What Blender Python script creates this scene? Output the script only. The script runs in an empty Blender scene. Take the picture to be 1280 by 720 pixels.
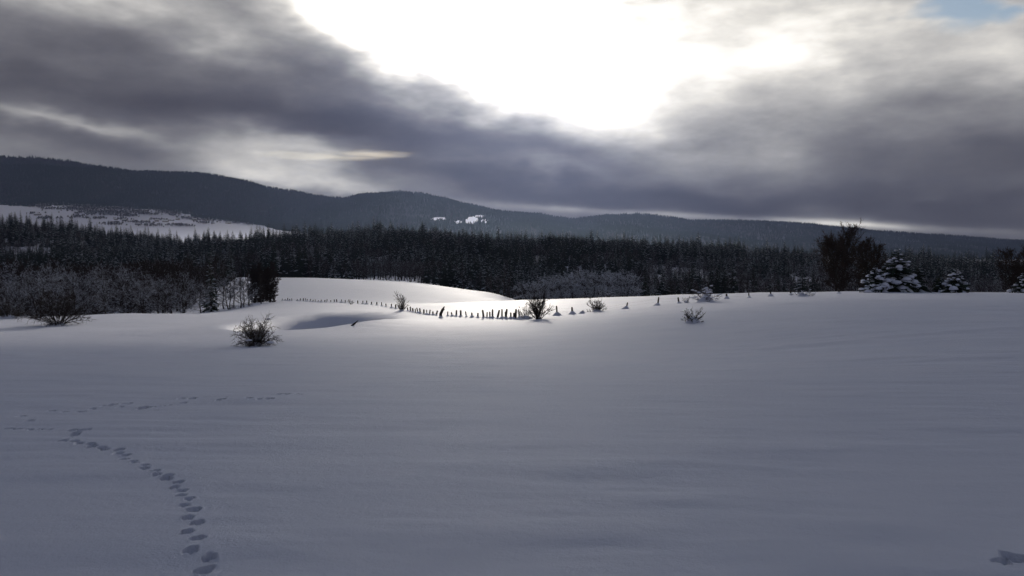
import bpy, math, random
import numpy as np
from mathutils import Vector, Matrix

SC = bpy.context.scene
COL = SC.collection
R = math.radians

# ------------------------------------------------------------------ camera, sky, sun, exposure
FPX = 967.0                     # focal length in photo pixels (1280 wide)
PITCH = math.atan(60 / FPX)     # the level line lies 60 px above the middle of the photo
EYE = 1.65
SUN_EL = R(14.5)
SUN_AZ = R(-1.6)                # from +Y towards +X
SUNV = Vector((math.sin(SUN_AZ) * math.cos(SUN_EL), math.cos(SUN_AZ) * math.cos(SUN_EL), math.sin(SUN_EL)))

cam_d = bpy.data.cameras.new('camera')
cam_d.sensor_width = 36.0
cam_d.lens = 36.0 * FPX / 1280.0
cam_d.clip_start = 0.1
cam_d.clip_end = 200000.0
cam = bpy.data.objects.new('camera', cam_d)
cam.location = (0, 0, 0)        # the eye is the origin; the snow under it lies at z = -1.65
cam.rotation_euler = (math.pi / 2 - PITCH, 0, 0)
COL.objects.link(cam)
SC.camera = cam

W = bpy.data.worlds.new('World')
SC.world = W
W.use_nodes = True
wn = W.node_tree.nodes
for n in list(wn):
    wn.remove(n)
w_sky = wn.new('ShaderNodeTexSky')
w_sky.sky_type = 'NISHITA'
w_sky.sun_disc = False
w_sky.sun_elevation = SUN_EL
w_sky.sun_rotation = SUN_AZ
w_sky.altitude = 800
w_bg = wn.new('ShaderNodeBackground')
w_bg.inputs['Strength'].default_value = 0.09
w_out = wn.new('ShaderNodeOutputWorld')
W.node_tree.links.new(w_sky.outputs[0], w_bg.inputs[0])
W.node_tree.links.new(w_bg.outputs[0], w_out.inputs[0])

sun_d = bpy.data.lights.new('sun', 'SUN')
sun_d.energy = 2.7
sun_d.angle = R(0.38)
sun_d.color = (1.0, 0.92, 0.81)
sun = bpy.data.objects.new('sun', sun_d)
sun.location = SUNV * 50
sun.rotation_euler = SUNV.to_track_quat('Z', 'Y').to_euler()
COL.objects.link(sun)

SC.render.engine = 'CYCLES'
SC.view_settings.view_transform = 'Standard'
SC.view_settings.look = 'None'
SC.view_settings.gamma = 1.0
SC.view_settings.use_curve_mapping = False
SC.view_settings.exposure = 0.0
SC.cycles.use_denoising = True
SC.cycles.max_bounces = 4
SC.cycles.diffuse_bounces = 2
SC.cycles.glossy_bounces = 2
SC.cycles.transmission_bounces = 2
SC.cycles.volume_bounces = 0
SC.cycles.transparent_max_bounces = 8
SC.cycles.sample_clamp_indirect = 6.0
SC.cycles.caustics_reflective = False
SC.cycles.caustics_refractive = False

# ------------------------------------------------------------------ pixels to directions
CP, SP = math.cos(PITCH), math.sin(PITCH)

def ray(px, py):
    """x/y and z/y of the direction through a photo pixel"""
    u = (np.asarray(px, float) - 640.0) / FPX
    v = (360.0 - np.asarray(py, float)) / FPX
    y = CP + v * SP
    return u / y, (v * CP - SP) / y

def at(px, py, y):
    a, b = ray(px, py)
    return Vector((float(a) * y, y, float(b) * y))

# ------------------------------------------------------------------ numpy noise
def _hash(ix, iy, seed):
    n = (ix.astype(np.int64) * 374761393 + iy.astype(np.int64) * 668265263 + seed * 974634777) & 0x7fffffff
    n = ((n ^ (n >> 13)) * 1274126177) & 0x7fffffff
    n = n ^ (n >> 16)
    return (n & 0xffff) / 65535.0

def vnoise(x, y, seed=0):
    ix = np.floor(x); iy = np.floor(y)
    fx = x - ix; fy = y - iy
    fx = fx * fx * fx * (fx * (fx * 6 - 15) + 10)
    fy = fy * fy * fy * (fy * (fy * 6 - 15) + 10)
    a = _hash(ix, iy, seed); b = _hash(ix + 1, iy, seed)
    c = _hash(ix, iy + 1, seed); d = _hash(ix + 1, iy + 1, seed)
    return (a + (b - a) * fx) * (1 - fy) + (c + (d - c) * fx) * fy - 0.5

def fbm(x, y, seed=0, octaves=4):
    s = 0.0; amp = 1.0
    for o in range(octaves):
        s = s + amp * vnoise(x * 2 ** o + 17.3 * o, y * 2 ** o - 9.1 * o, seed + o)
        amp *= 0.5
    return s

def sstep(a, b, x):
    t = np.clip((x - a) / (b - a), 0, 1)
    return t * t * (3 - 2 * t)

# ------------------------------------------------------------------ lie of the land
COLS = {
    -150: [('p', 437, 48), ('p', 410, 95), ('p', 396, 140)],
    0: [('p', 437, 48), ('p', 410, 95), ('p', 395, 138)],
    150: [('p', 437, 48), ('p', 410, 90), ('p', 391.5, 135)],
    300: [('p', 437, 48), ('p', 413, 78), ('p', 393, 122), ('p', 389, 150), ('p', 383, 180), ('p', 377, 230), ('p', 347, 420)],
    345: [('p', 437, 48), ('p', 415, 72), ('p', 403, 88), ('p', 394, 110), ('p', 381, 165), ('p', 376.5, 200), ('p', 378, 225), ('p', 372, 260), ('p', 347, 420)],
    400: [('p', 437, 47), ('p', 418, 67), ('p', 410, 79), ('p', 391, 106), ('p', 378, 170), ('p', 375.5, 200), ('p', 377, 225), ('p', 371, 260), ('p', 347.5, 420)],
    480: [('p', 437, 47), ('p', 411, 73), ('p', 399, 92), ('p', 384, 128), ('p', 378.5, 160), ('p', 379.5, 200), ('p', 373, 245), ('p', 350.5, 410)],
    560: [('p', 437, 46), ('p', 408, 73), ('p', 396, 93), ('p', 380, 130), ('p', 380.5, 180), ('p', 373, 240), ('p', 359, 390)],
    620: [('p', 437, 45), ('p', 406, 69), ('p', 397.5, 80), ('p', 377, 130), ('p', 378, 180), ('p', 374, 230), ('p', 367, 320), ('z', -34, 430)],
    655: [('p', 405, 67), ('p', 397, 77), ('p', 375, 130), ('p', 380, 180), ('z', -22, 250), ('z', -30, 360)],
    760: [('p', 437, 42), ('p', 405, 62), ('p', 387, 83), ('p', 379, 100), ('p', 372, 118), ('p', 377, 160), ('z', -20, 250)],
    850: [('p', 437, 40), ('p', 405, 58), ('p', 378.5, 88), ('p', 368.5, 112), ('p', 374, 150), ('z', -20, 250)],
    960: [('p', 437, 36), ('p', 400, 56), ('p', 370, 96), ('p', 366, 106), ('p', 371, 150), ('z', -20, 250)],
    1060: [('p', 437, 32), ('p', 400, 50), ('p', 366, 100), ('p', 363.5, 112), ('p', 369, 150), ('z', -22, 250)],
    1280: [('p', 437, 27), ('p', 400, 45), ('p', 372, 80), ('p', 365, 100), ('p', 371, 150), ('z', -24, 250)],
    1430: [('p', 437, 27), ('p', 400, 45), ('p', 372, 80), ('p', 366, 100), ('p', 372, 150), ('z', -24, 250)],
}
# depths of the wooded hill, the hidden dip behind it and the village slope: (px, z at 480, 850, 1300, 2500, 3000, 3450, 5000)
FAR = {
    -150: (-32, 8, -40, 20, 108, 170, 150),
    0: (-31, 4, -40, 20, 104, 158, 140),
    100: (-30, -3, -40, 22, 100, 160, 140),
    200: (-29, -11, -40, 22, 86, 140, 120),
    300: (-27, -9, -40, 16, 50, 82, 70),
    400: (-26, -5, -40, 0, 25, 40, 30),
    560: (-28, -6, -40, -30, 0, 10, 0),
    720: (-34, -10, -45, -40, -30, -20, -20),
    850: (-35, -15, -50, -50, -50, -50, -50),
    960: (-36, -24, -55, -60, -60, -60, -60),
    1100: (-38, -32, -60, -70, -70, -70, -70),
    1280: (-42, -40, -65, -80, -80, -80, -80),
    1430: (-44, -42, -65, -80, -80, -80, -80),
}
_cx, _cy, _cz = [], [], []
def _ctl(px, y, z):
    a, _ = ray(px, 340)
    _cx.append(float(a) * y); _cy.append(y); _cz.append(z)
for _px, _lst in COLS.items():
    for _y in (2.5, 6.0, 15.0):
        _a, _ = ray(_px, 500)
        _k = 0.09 - 0.008 * float(_a)
        _ctl(_px, _y, -EYE - _k * _y)
    for _m, _v, _y in _lst:
        _ctl(_px, _y, float(ray(_px, _v)[1]) * _y if _m == 'p' else _v)
    if _px <= 150:
        _ctl(_px, 180, -18.5); _ctl(_px, 250, -25)
for _px, _zs in FAR.items():
    for _y, _z, _f in zip((480, 850, 1300, 2700, 3300, 3750, 5000), _zs, (1, 1, 1, 1.08, 1.1, 1.087, 1)):
        _ctl(_px, _y, _z * _f)
    _ctl(_px, 7000, -60)
_cx = np.array(_cx); _cy = np.array(_cy); _cz = np.array(_cz)

def base_plane(x, y):
    return -EYE - 0.085 * 150 * np.tanh(y / 150.0)

def _coords(x, y):
    d = np.maximum(np.hypot(x, y), 1.5)
    az = np.arctan2(x, y)
    return 3.0 * np.clip(az, -0.85, 0.85), np.log(d), d, az

_ca, _cl, _cd, _ = _coords(_cx, _cy)
_val = (_cz - base_plane(_cx, _cy)) / _cd
def _phi(r2):
    return r2 * np.log(np.maximum(r2, 1e-12)) * 0.5
_n = len(_ca)
_K = _phi((_ca[:, None] - _ca[None]) ** 2 + (_cl[:, None] - _cl[None]) ** 2) + np.eye(_n) * 2e-4
_P = np.stack([np.ones(_n), _ca, _cl], 1)
_A = np.block([[_K, _P], [_P.T, np.zeros((3, 3))]])
_wts = np.linalg.solve(_A, np.concatenate([_val, np.zeros(3)]))

DOL = at(390, 404, 88)
HUMPS = [(at(345, 403, 86), 0.42, 8.5), (at(458, 402, 82), 0.5, 7.0)]
def land(x, y, detail=True):
    x = np.asarray(x, float); y = np.asarray(y, float)
    shp = x.shape
    xf, yf = x.ravel(), y.ravel()
    out = np.empty_like(xf)
    for i in range(0, len(xf), 60000):
        xs, ys = xf[i:i + 60000], yf[i:i + 60000]
        a, l, d, az = _coords(xs, ys)
        ph = _phi((a[:, None] - _ca[None]) ** 2 + (l[:, None] - _cl[None]) ** 2)
        v = ph @ _wts[:_n] + _wts[_n] + _wts[_n + 1] * a + _wts[_n + 2] * l
        w = 1 - sstep(0.9, 2.2, np.abs(az))
        z = base_plane(xs, ys) + v * d * w
        # a small sink hole in the field: steep far wall, gentle near bank
        ex = (xs - DOL.x) / 6.6
        ey = (ys - DOL.y) / np.where(ys > DOL.y, 16.0, 9.5)
        q = ex * ex + ey * ey
        z = z - 5.2 * np.exp(-q ** 2.0)
        for hp, hh, hr in HUMPS:
            z = z + hh * np.exp(-((xs - hp.x) ** 2 + (ys - hp.y) ** 2) / hr ** 2)
        if detail:
            near = 1 - sstep(250, 700, d)
            z = z + near * (0.11 * fbm(xs / 9.0, ys / 6.0, 3, 3) * sstep(3, 25, d)
                            + 0.055 * fbm(xs / 2.4 + 0.2 * ys, ys / 0.8, 11, 3) * (0.35 + 1.3 * np.clip(vnoise(xs / 7.0, ys / 5.0, 12) + 0.3, 0, 1))
                            + 0.35 * fbm(xs / 38.0, ys / 30.0, 21, 2) * sstep(25, 120, d))
            # wooded hill: lumps and folds
            z = z + (1 - near) * 10 * fbm(xs / 160.0, ys / 160.0, 31, 3) * (1 - sstep(2300, 2700, d)) * sstep(420, 700, d)
        out[i:i + 60000] = z
    return out.reshape(shp)

def hit(px, py, y0=2.0, y1=4200.0):
    """where the sight line through a pixel first meets the snow"""
    a, b = ray(px, py)
    ys = np.exp(np.linspace(math.log(y0), math.log(y1), 1600))
    gap = float(b) * ys - land(float(a) * ys, ys)
    k = np.argmax(gap < 0)
    if gap[k] >= 0:
        k = len(ys) - 1
    y = ys[k]
    if k > 0:
        g0, g1 = gap[k - 1], gap[k]
        y = ys[k - 1] + (ys[k] - ys[k - 1]) * g0 / (g0 - g1)
    return Vector((float(a) * y, y, float(land(np.array([float(a) * y]), np.array([y]))[0])))

def ground(px, y):
    a, _ = ray(px, 350)
    x = float(a) * y
    return Vector((x, y, float(land(np.array([x]), np.array([y]))[0])))

def gz(x, y):
    return float(land(np.array([x]), np.array([y]))[0])

# ------------------------------------------------------------------ materials
def new_mat(name):
    m = bpy.data.materials.new(name)
    m.use_nodes = True
    nt = m.node_tree
    b = nt.nodes['Principled BSDF']
    return m, nt, b

def ramp(nt, fac, stops):
    n = nt.nodes.new('ShaderNodeValToRGB')
    e = n.color_ramp.elements
    e[0].position, e[0].color = stops[0][0], (*stops[0][1], 1)
    e[1].position, e[1].color = stops[-1][0], (*stops[-1][1], 1)
    for p, c in stops[1:-1]:
        k = e.new(p); k.color = (*c, 1)
    nt.links.new(fac, n.inputs[0])
    return n.outputs[0]

def noise(nt, scale, detail=4, vec=None, rough=0.55):
    n = nt.nodes.new('ShaderNodeTexNoise')
    n.inputs['Scale'].default_value = scale
    n.inputs['Detail'].default_value = detail
    n.inputs['Roughness'].default_value = rough
    if vec is None:
        g = nt.nodes.new('ShaderNodeNewGeometry')
        vec = g.outputs['Position']
    nt.links.new(vec, n.inputs['Vector'])
    return n

def bump(nt, b, height, strength, dist, prev=None):
    n = nt.nodes.new('ShaderNodeBump')
    n.inputs['Strength'].default_value = strength
    n.inputs['Distance'].default_value = dist
    nt.links.new(height, n.inputs['Height'])
    if prev is not None:
        nt.links.new(prev, n.inputs['Normal'])
    nt.links.new(n.outputs[0], b.inputs['Normal'])
    return n.outputs[0]

def mat_snow(name='snow', fine=True):
    m, nt, b = new_mat(name)
    n1 = noise(nt, 0.35, 4)
    c = ramp(nt, n1.outputs[0], [(0.3, (0.79, 0.81, 0.91)), (0.7, (0.84, 0.85, 0.94))])
    nt.links.new(c, b.inputs['Base Color'])
    b.inputs['Roughness'].default_value = 0.62
    b.inputs['Specular IOR Level'].default_value = 0.2
    if fine:
        n2 = noise(nt, 9.0, 5, rough=0.65)
        n3 = noise(nt, 45.0, 4, rough=0.75)
        p = bump(nt, b, n2.outputs[0], 0.45, 0.03)
        bump(nt, b, n3.outputs[0], 0.6, 0.012, p)
    return m

def mat_plain(name, stops, scale, rough=0.9, snow=None, bump_s=0.0):
    """procedural colour; snow = (low, high) of the upward normal where snow lies"""
    m, nt, b = new_mat(name)
    g = nt.nodes.new('ShaderNodeTexCoord')
    n1 = noise(nt, scale, 4, g.outputs['Object'])
    c = ramp(nt, n1.outputs[0], stops)
    if snow:
        geo = nt.nodes.new('ShaderNodeNewGeometry')
        sx = nt.nodes.new('ShaderNodeSeparateXYZ')
        nt.links.new(geo.outputs['Normal'], sx.inputs[0])
        n2 = noise(nt, scale * 2.3, 3, g.outputs['Object'])
        ad = nt.nodes.new('ShaderNodeMath'); ad.operation = 'MULTIPLY_ADD'
        nt.links.new(n2.outputs[0], ad.inputs[0]); ad.inputs[1].default_value = 0.6
        nt.links.new(sx.outputs['Z'], ad.inputs[2])
        mr = nt.nodes.new('ShaderNodeMapRange')
        mr.inputs['From Min'].default_value = snow[0] + 0.3
        mr.inputs['From Max'].default_value = snow[1] + 0.3
        nt.links.new(ad.outputs[0], mr.inputs[0])
        mx = nt.nodes.new('ShaderNodeMix'); mx.data_type = 'RGBA'
        nt.links.new(mr.outputs[0], mx.inputs[0])
        nt.links.new(c, mx.inputs[6]); mx.inputs[7].default_value = (0.80, 0.83, 0.87, 1)
        c = mx.outputs[2]
    nt.links.new(c, b.inputs['Base Color'])
    b.inputs['Roughness'].default_value = rough
    b.inputs['Specular IOR Level'].default_value = 0.2
    if bump_s:
        bump(nt, b, n1.outputs[0], bump_s, 0.05)
    return m

M_SNOW = mat_snow()
M_SNOWP = mat_snow('packed_snow', False)
M_BARK = mat_plain('bark', [(0.3, (0.030, 0.024, 0.020)), (0.7, (0.075, 0.060, 0.048))], 6.0, snow=(0.55, 0.8))
M_BARKD = mat_plain('bark_clear', [(0.3, (0.022, 0.018, 0.016)), (0.7, (0.06, 0.047, 0.038))], 6.0)
M_TWIG = mat_plain('twig', [(0.3, (0.030, 0.022, 0.018)), (0.7, (0.075, 0.052, 0.040))], 9.0)
M_FROST = mat_plain('frosted_twig', [(0.3, (0.50, 0.54, 0.62)), (0.7, (0.74, 0.77, 0.82))], 3.0)
M_NEEDLE = mat_plain('needles', [(0.3, (0.014, 0.024, 0.016)), (0.7, (0.036, 0.052, 0.030))], 1.6)
M_NSNOW = mat_plain('bough_snow', [(0.25, (0.42, 0.47, 0.54)), (0.6, (0.76, 0.79, 0.84))], 1.2)
M_WOOD = mat_plain('weathered_wood', [(0.3, (0.055, 0.045, 0.036)), (0.7, (0.13, 0.11, 0.09))], 14.0, bump_s=0.4)
M_WIRE = mat_plain('wire', [(0.3, (0.10, 0.09, 0.08)), (0.7, (0.18, 0.16, 0.14))], 20.0, rough=0.5)
M_WALL = mat_plain('plaster', [(0.3, (0.30, 0.28, 0.25)), (0.7, (0.42, 0.39, 0.35))], 0.6)
M_ROOF = mat_plain('snowy_roof', [(0.3, (0.10, 0.06, 0.05)), (0.7, (0.16, 0.09, 0.07))], 0.4, snow=(0.35, 0.6))
M_WALLW = mat_plain('barn_boards', [(0.3, (0.07, 0.05, 0.035)), (0.7, (0.14, 0.10, 0.07))], 0.8)
M_GLASS = mat_plain('dark_window', [(0.3, (0.02, 0.022, 0.026)), (0.7, (0.04, 0.042, 0.05))], 1.0, rough=0.2)
M_FLOOR = mat_plain('wooded_slope', [(0.35, (0.03, 0.032, 0.030)), (0.6, (0.05, 0.05, 0.048)), (0.8, (0.12, 0.125, 0.13))], 0.02)

# ------------------------------------------------------------------ mesh helpers
class MB:
    def __init__(s):
        s.v = []; s.f = []; s.m = []
    def face(s, pts, mi=0):
        i = len(s.v); s.v.extend(pts); s.f.append(tuple(range(i, i + len(pts)))); s.m.append(mi)
    def tube(s, pts, rads, n, mi=0, cap=True):
        base = len(s.v)
        for k, p in enumerate(pts):
            q = pts[min(k + 1, len(pts) - 1)] - pts[max(k - 1, 0)]
            if q.length < 1e-9: q = Vector((0, 0, 1))
            q.normalize()
            u = q.cross(Vector((0.13, 0.97, 0.2))); 
            if u.length < 1e-3: u = q.cross(Vector((1, 0, 0)))
            u.normalize(); w = q.cross(u)
            for j in range(n):
                t = 2 * math.pi * j / n
                s.v.append(p + (u * math.cos(t) + w * math.sin(t)) * rads[k])
        for k in range(len(pts) - 1):
            for j in range(n):
                a = base + k * n + j; b = base + k * n + (j + 1) % n
                s.f.append((a, b, b + n, a + n)); s.m.append(mi)
        if cap:
            e = base + (len(pts) - 1) * n
            s.f.append(tuple(range(e, e + n))); s.m.append(mi)
            s.f.append(tuple(range(base + n - 1, base - 1, -1))); s.m.append(mi)
    def blade(s, p0, p1, w, mi=0, rnd=random):
        q = p1 - p0
        u = q.cross(Vector((rnd.uniform(-1, 1), rnd.uniform(-1, 1), rnd.uniform(-1, 1))))
        if u.length < 1e-6: return
        u = u.normalized() * w
        s.face([p0 - u, p0 + u, p1], mi)
    def box(s, c, sx, sy, sz, mi=0):
        x, y, z = c; b = len(s.v)
        for dz in (-1, 1):
            for dx, dy in ((-1, -1), (1, -1), (1, 1), (-1, 1)):
                s.v.append(Vector((x + dx * sx / 2, y + dy * sy / 2, z + dz * sz / 2)))
        for f in ((3, 2, 1, 0), (4, 5, 6, 7), (0, 1, 5, 4), (1, 2, 6, 5), (2, 3, 7, 6), (3, 0, 4, 7)):
            s.f.append(tuple(b + i for i in f)); s.m.append(mi)
    def blob(s, c, rx, ry, rz, mi=0, rnd=random, n=7, rings=4, flat=0.35):
        """lumpy pillow, flattened below"""
        b = len(s.v)
        ph = rnd.uniform(0, 6.28)
        s.v.append(Vector(c) + Vector((0, 0, rz)))
        for i in range(1, rings):
            t = math.pi * i / rings
            for j in range(n):
                a = 2 * math.pi * j / n + ph
                k = rnd.uniform(0.8, 1.15)
                z = math.cos(t) * rz
                if z < 0: z *= flat
                s.v.append(Vector(c) + Vector((math.sin(t) * math.cos(a) * rx * k, math.sin(t) * math.sin(a) * ry * k, z)))
        s.v.append(Vector(c) + Vector((0, 0, -rz * flat)))
        e = len(s.v) - 1
        for j in range(n):
            s.f.append((b, b + 1 + j, b + 1 + (j + 1) % n)); s.m.append(mi)
            for i in range(rings - 2):
                a0 = b + 1 + i * n + j; a1 = b + 1 + i * n + (j + 1) % n
                s.f.append((a0, a0 + n, a1 + n, a1)); s.m.append(mi)
            s.f.append((e, b + 1 + (rings - 2) * n + (j + 1) % n, b + 1 + (rings - 2) * n + j)); s.m.append(mi)
    def mesh(s, name, mats, smooth=False):
        me = bpy.data.meshes.new(name)
        me.from_pydata([tuple(p) for p in s.v], [], s.f)
        for m in mats: me.materials.append(m)
        me.polygons.foreach_set('material_index', s.m)
        if smooth:
            me.polygons.foreach_set('use_smooth', [True] * len(s.f))
        me.update()
        return me

def tag(o, label=None, cat=None, group=None, kind=None):
    if label: o['label'] = label
    if cat: o['category'] = cat
    if group: o['group'] = group
    if kind: o['kind'] = kind
    return o

def obj(name, me, parent=None, loc=(0, 0, 0), rot=(0, 0, 0), sc=None):
    o = bpy.data.objects.new(name, me)
    COL.objects.link(o)
    o.location = loc; o.rotation_euler = rot
    if sc is not None: o.scale = sc if hasattr(sc, '__len__') else (sc, sc, sc)
    if parent: o.parent = parent
    return o

def empty(name, loc, rz=0, sc=1.0, tilt=(0, 0)):
    o = bpy.data.objects.new(name, None)
    COL.objects.link(o)
    o.empty_display_size = 0.3
    o.location = loc; o.rotation_euler = (tilt[0], tilt[1], rz)
    o.scale = sc if hasattr(sc, '__len__') else (sc, sc, sc)
    return o

def grid_mesh(name, X, Y, Z, mats, close_u=False):
    nr, nc = X.shape
    co = np.stack([X, Y, Z], -1).reshape(-1, 3)
    idx = np.arange(nr * nc).reshape(nr, nc)
    if close_u:
        idx = np.concatenate([idx, idx[:, :1]], 1)
    q = np.stack([idx[:-1, :-1], idx[:-1, 1:], idx[1:, 1:], idx[1:, :-1]], -1).reshape(-1, 4)
    me = bpy.data.meshes.new(name)
    me.vertices.add(len(co)); me.vertices.foreach_set('co', co.astype(np.float32).ravel())
    me.loops.add(q.size); me.loops.foreach_set('vertex_index', q.astype(np.int32).ravel())
    me.polygons.add(len(q))
    me.polygons.foreach_set('loop_start', np.arange(0, q.size, 4, dtype=np.int32))
    me.polygons.foreach_set('loop_total', np.full(len(q), 4, np.int32))
    me.polygons.foreach_set('use_smooth', np.ones(len(q), bool))
    for m in mats: me.materials.append(m)
    me.update(calc_edges=True)
    return me

# ------------------------------------------------------------------ paw prints pressed into the snow
PRINTS = [(78.4, 551, 4.5), (84.4, 547, 4), (93.8, 543, 4), (95.6, 540.3, 4), (102, 537.3, 3.5), (110, 536.6, 3), (90, 537.7, 4),
          (92.8, 551.4, 4), (99, 553.3, 4.5), (113, 554.4, 4.5), (115, 558.1, 4.5), (127.5, 558.9, 4), (131.6, 561.1, 4.5), (149, 562, 5),
          (148, 566.2, 4.5), (157, 568.6, 4.5), (154, 573.7, 5), (166.5, 575.6, 4), (167.3, 578.2, 5), (180.6, 580.6, 4), (179.4, 585.1, 5),
          (193.5, 588, 5), (195.4, 592.3, 5), (210.4, 594.1, 5), (207.8, 598.6, 6), (223.5, 602.2, 5.5), (218, 608.8, 5), (227.8, 612.9, 5.5),
          (225.4, 619, 5), (236.3, 622.8, 5.5), (230.3, 631.2, 5.5), (241.3, 637.5, 7.5), (235.3, 646.2, 6), (246.7, 653.7, 7),
          (234.2, 664.2, 7), (246.2, 672.8, 8), (238.8, 687.5, 8), (262, 696.2, 8), (255, 713.3, 10),
          # the older trail higher up the slope
          (179, 510, 6), (174, 511, 3.5), (184, 509.4, 3.5), (229, 503, 4), (277, 498.5, 4), (273, 500, 3), (281, 496.5, 3), (159, 504, 5), (134, 507, 5),
          (141, 505, 4), (102, 514, 4), (27, 520, 4), (37, 525, 4), (241, 497.5, 4), (226, 498, 3), (311, 497, 4), (336, 497.6, 5), (356, 492, 5),
          (373, 492.5, 4), (348, 492, 3), (324, 498, 3), (36, 536.5, 4), (45, 537, 5), (58, 536.8, 4), (12, 535.5, 4), (20, 536, 3), (188, 508.4, 1.8),
          (194, 508, 1.8), (199, 507.4, 1.8), (205, 507, 1.8), (212, 506.2, 1.8), (64, 513.5, 3), (80, 514.5, 3), (115, 511, 3), (150, 508, 3),
          (1270, 697, 13), (1252, 702, 7)]
prng = random.Random(5)
PR = []
for px, py, hw in PRINTS:
    p = hit(px, py + 0.3)
    d = math.hypot(p.x, p.y)
    w = hw / FPX * d * 1.05
    PR.append((p.x, p.y, w, w * prng.uniform(1.15, 1.5), prng.uniform(-0.5, 0.5), prng.uniform(0, 6.28), min(0.2, w * 2.3) * prng.uniform(0.85, 1.1)))

def carve(X, Y, Z):
    for (x, y, w, l, rot, ph, dep) in PR:
        r = 2.2 * max(w, l)
        m = (np.abs(X - x) < r) & (np.abs(Y - y) < r)
        if not m.any(): continue
        dx, dy = X[m] - x, Y[m] - y
        c, s = math.cos(rot), math.sin(rot)
        u, v = (dx * c + dy * s) / w, (-dx * s + dy * c) / l
        th = np.arctan2(v, u)
        q = np.hypot(u, v) / (1 + 0.12 * np.sin(3 * th + ph) + 0.09 * np.sin(5 * th + 2 * ph))
        z = -dep * (1 - sstep(0.72, 1.08, q)) * (0.85 + 0.3 * np.clip(-v, -1, 1) * 0.5)
        z = z + dep * 0.10 * np.exp(-((q - 1.22) / 0.16) ** 2) * (0.6 + 0.4 * np.sin(2 * th + ph))
        Z[m] += z
    return Z

def az_of(px):
    return math.atan(float(ray(px, 500)[0]))
az = np.concatenate([
    np.arange(-180, -42, 4.0), np.arange(-42, math.degrees(az_of(-12)), 0.5),
    np.arange(math.degrees(az_of(-12)), math.degrees(az_of(400)), 0.1),
    np.arange(math.degrees(az_of(400)), math.degrees(az_of(1225)), 0.22),
    np.arange(math.degrees(az_of(1225)), math.degrees(az_of(1295)), 0.12),
    np.arange(math.degrees(az_of(1295)), 42, 0.5), np.arange(42, 180, 4.0)])
rr = [0.02, 1.0, 2.0]
r_ = 3.0
while r_ < 6900:
    rr.append(r_)
    r_ *= 1.0042 if r_ < 24 else (1.0095 if r_ < 460 else 1.035)
rr.append(6900)
rr = np.array(rr)
AZ, RR = np.meshgrid(np.radians(az), rr)
GX, GY = RR * np.sin(AZ), RR * np.cos(AZ)
GZ = land(GX, GY)
near_rows = rr < 40
GZ[near_rows] = carve(GX[near_rows], GY[near_rows], GZ[near_rows].copy())
# a wind-packed edge running up across the field
ex, ey = [], []
for px, py in ((480, 503), (640, 476), (760, 460), (860, 446), (980, 434), (1120, 421), (1290, 409)):
    p = hit(px, py); ex.append(p.x); ey.append(p.y)
le = np.interp(GX, ex, ey)
msk = sstep(ex[0] - 1, ex[2], GX)
GZ += np.where(GY > 0, 0.06 * msk * np.exp(-((GY - le) / 0.8) ** 2) * (RR < 120), 0)
field = obj('snow_field', grid_mesh('snow_field', GX, GY, GZ, [M_SNOW], close_u=True))
tag(field, 'smooth shaded snow slope with a line of paw prints', 'snow', kind='structure')

# ------------------------------------------------------------------ mountains
RIDGES = [
    # name, label, depth table, silhouette, foot depth, foot z
    ('back_ridge', 'far hazy ridge on the horizon behind the wooded mountain', [(-400, 4650), (470, 4650)],
     [(-400, 196), (-150, 192), (0, 196), (60, 198), (90, 202), (115, 206), (160, 213), (260, 227), (400, 262), (470, 300)], 4350, 60),
    ('wooded_mountain', 'long dark wooded mountain rising behind the village fields', [(-400, 4300), (300, 4300), (520, 4250)],
     [(-400, 200), (-150, 204), (0, 206), (60, 208), (130, 213), (200, 216), (260, 219), (300, 225), (330, 234), (360, 239), (400, 246), (440, 249), (480, 258), (560, 285)], 3640, None),
    ('wooded_peak', 'wooded rounded peak with snowy clearings, sloping down to a long ridge', [(300, 3900), (500, 3900), (700, 4400), (1000, 5200), (1500, 5400)],
     [(300, 292), (360, 275), (390, 262), (420, 252), (450, 245), (490, 241), (520, 243), (550, 248), (580, 256), (620, 265), (650, 268), (668, 267), (690, 273),
      (720, 274), (760, 270), (800, 268), (830, 271), (860, 276), (900, 277), (950, 277), (1000, 280), (1040, 285), (1100, 290), (1160, 294), (1220, 298), (1300, 304), (1450, 312)], 3000, None),
]
CLEAR = [(548, 274, 10, 2.0), (590, 276, 9, 5.5), (572, 278, 5, 2), (606, 277, 5, 2.5), (600, 271, 7, 1.6)]
def mountain_z(k, x, y):
    _, _, dep, sil, yf, zf = RIDGES[k]
    px = x / y * FPX + 640
    D = np.interp(px, [p for p, _ in dep], [d for _, d in dep])
    top = np.interp(px, [p for p, _ in sil], [v for _, v in sil])
    top = (top + np.interp(px - 9, [p for p, _ in sil], [v for _, v in sil]) + np.interp(px + 9, [p for p, _ in sil], [v for _, v in sil])) / 3
    _, b = ray(px, top)
    zr = b * D
    foot = land(x / y * yf, np.full_like(x, yf), False) - 25 if zf is None else np.full_like(x, zf)
    t = (y - yf) / (D - yf)
    tt = np.clip(t, 0, 1)
    z = foot + (zr - foot) * (0.55 * tt + 0.45 * tt * tt * (3 - 2 * tt))
    env = np.sin(math.pi * np.clip(t, 0, 1)) 
    z = z + env * 60 * fbm(x / 420.0, y / 700.0, 51 + k, 3) 
    z = z - np.where(t > 1, (y - D) * 0.35, 0) - np.where(t < 0, -(y - yf) * 0.5, 0)
    return z
def mountain_px(k):
    sil = RIDGES[k][3]
    return sil[0][0], sil[-1][0]
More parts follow.
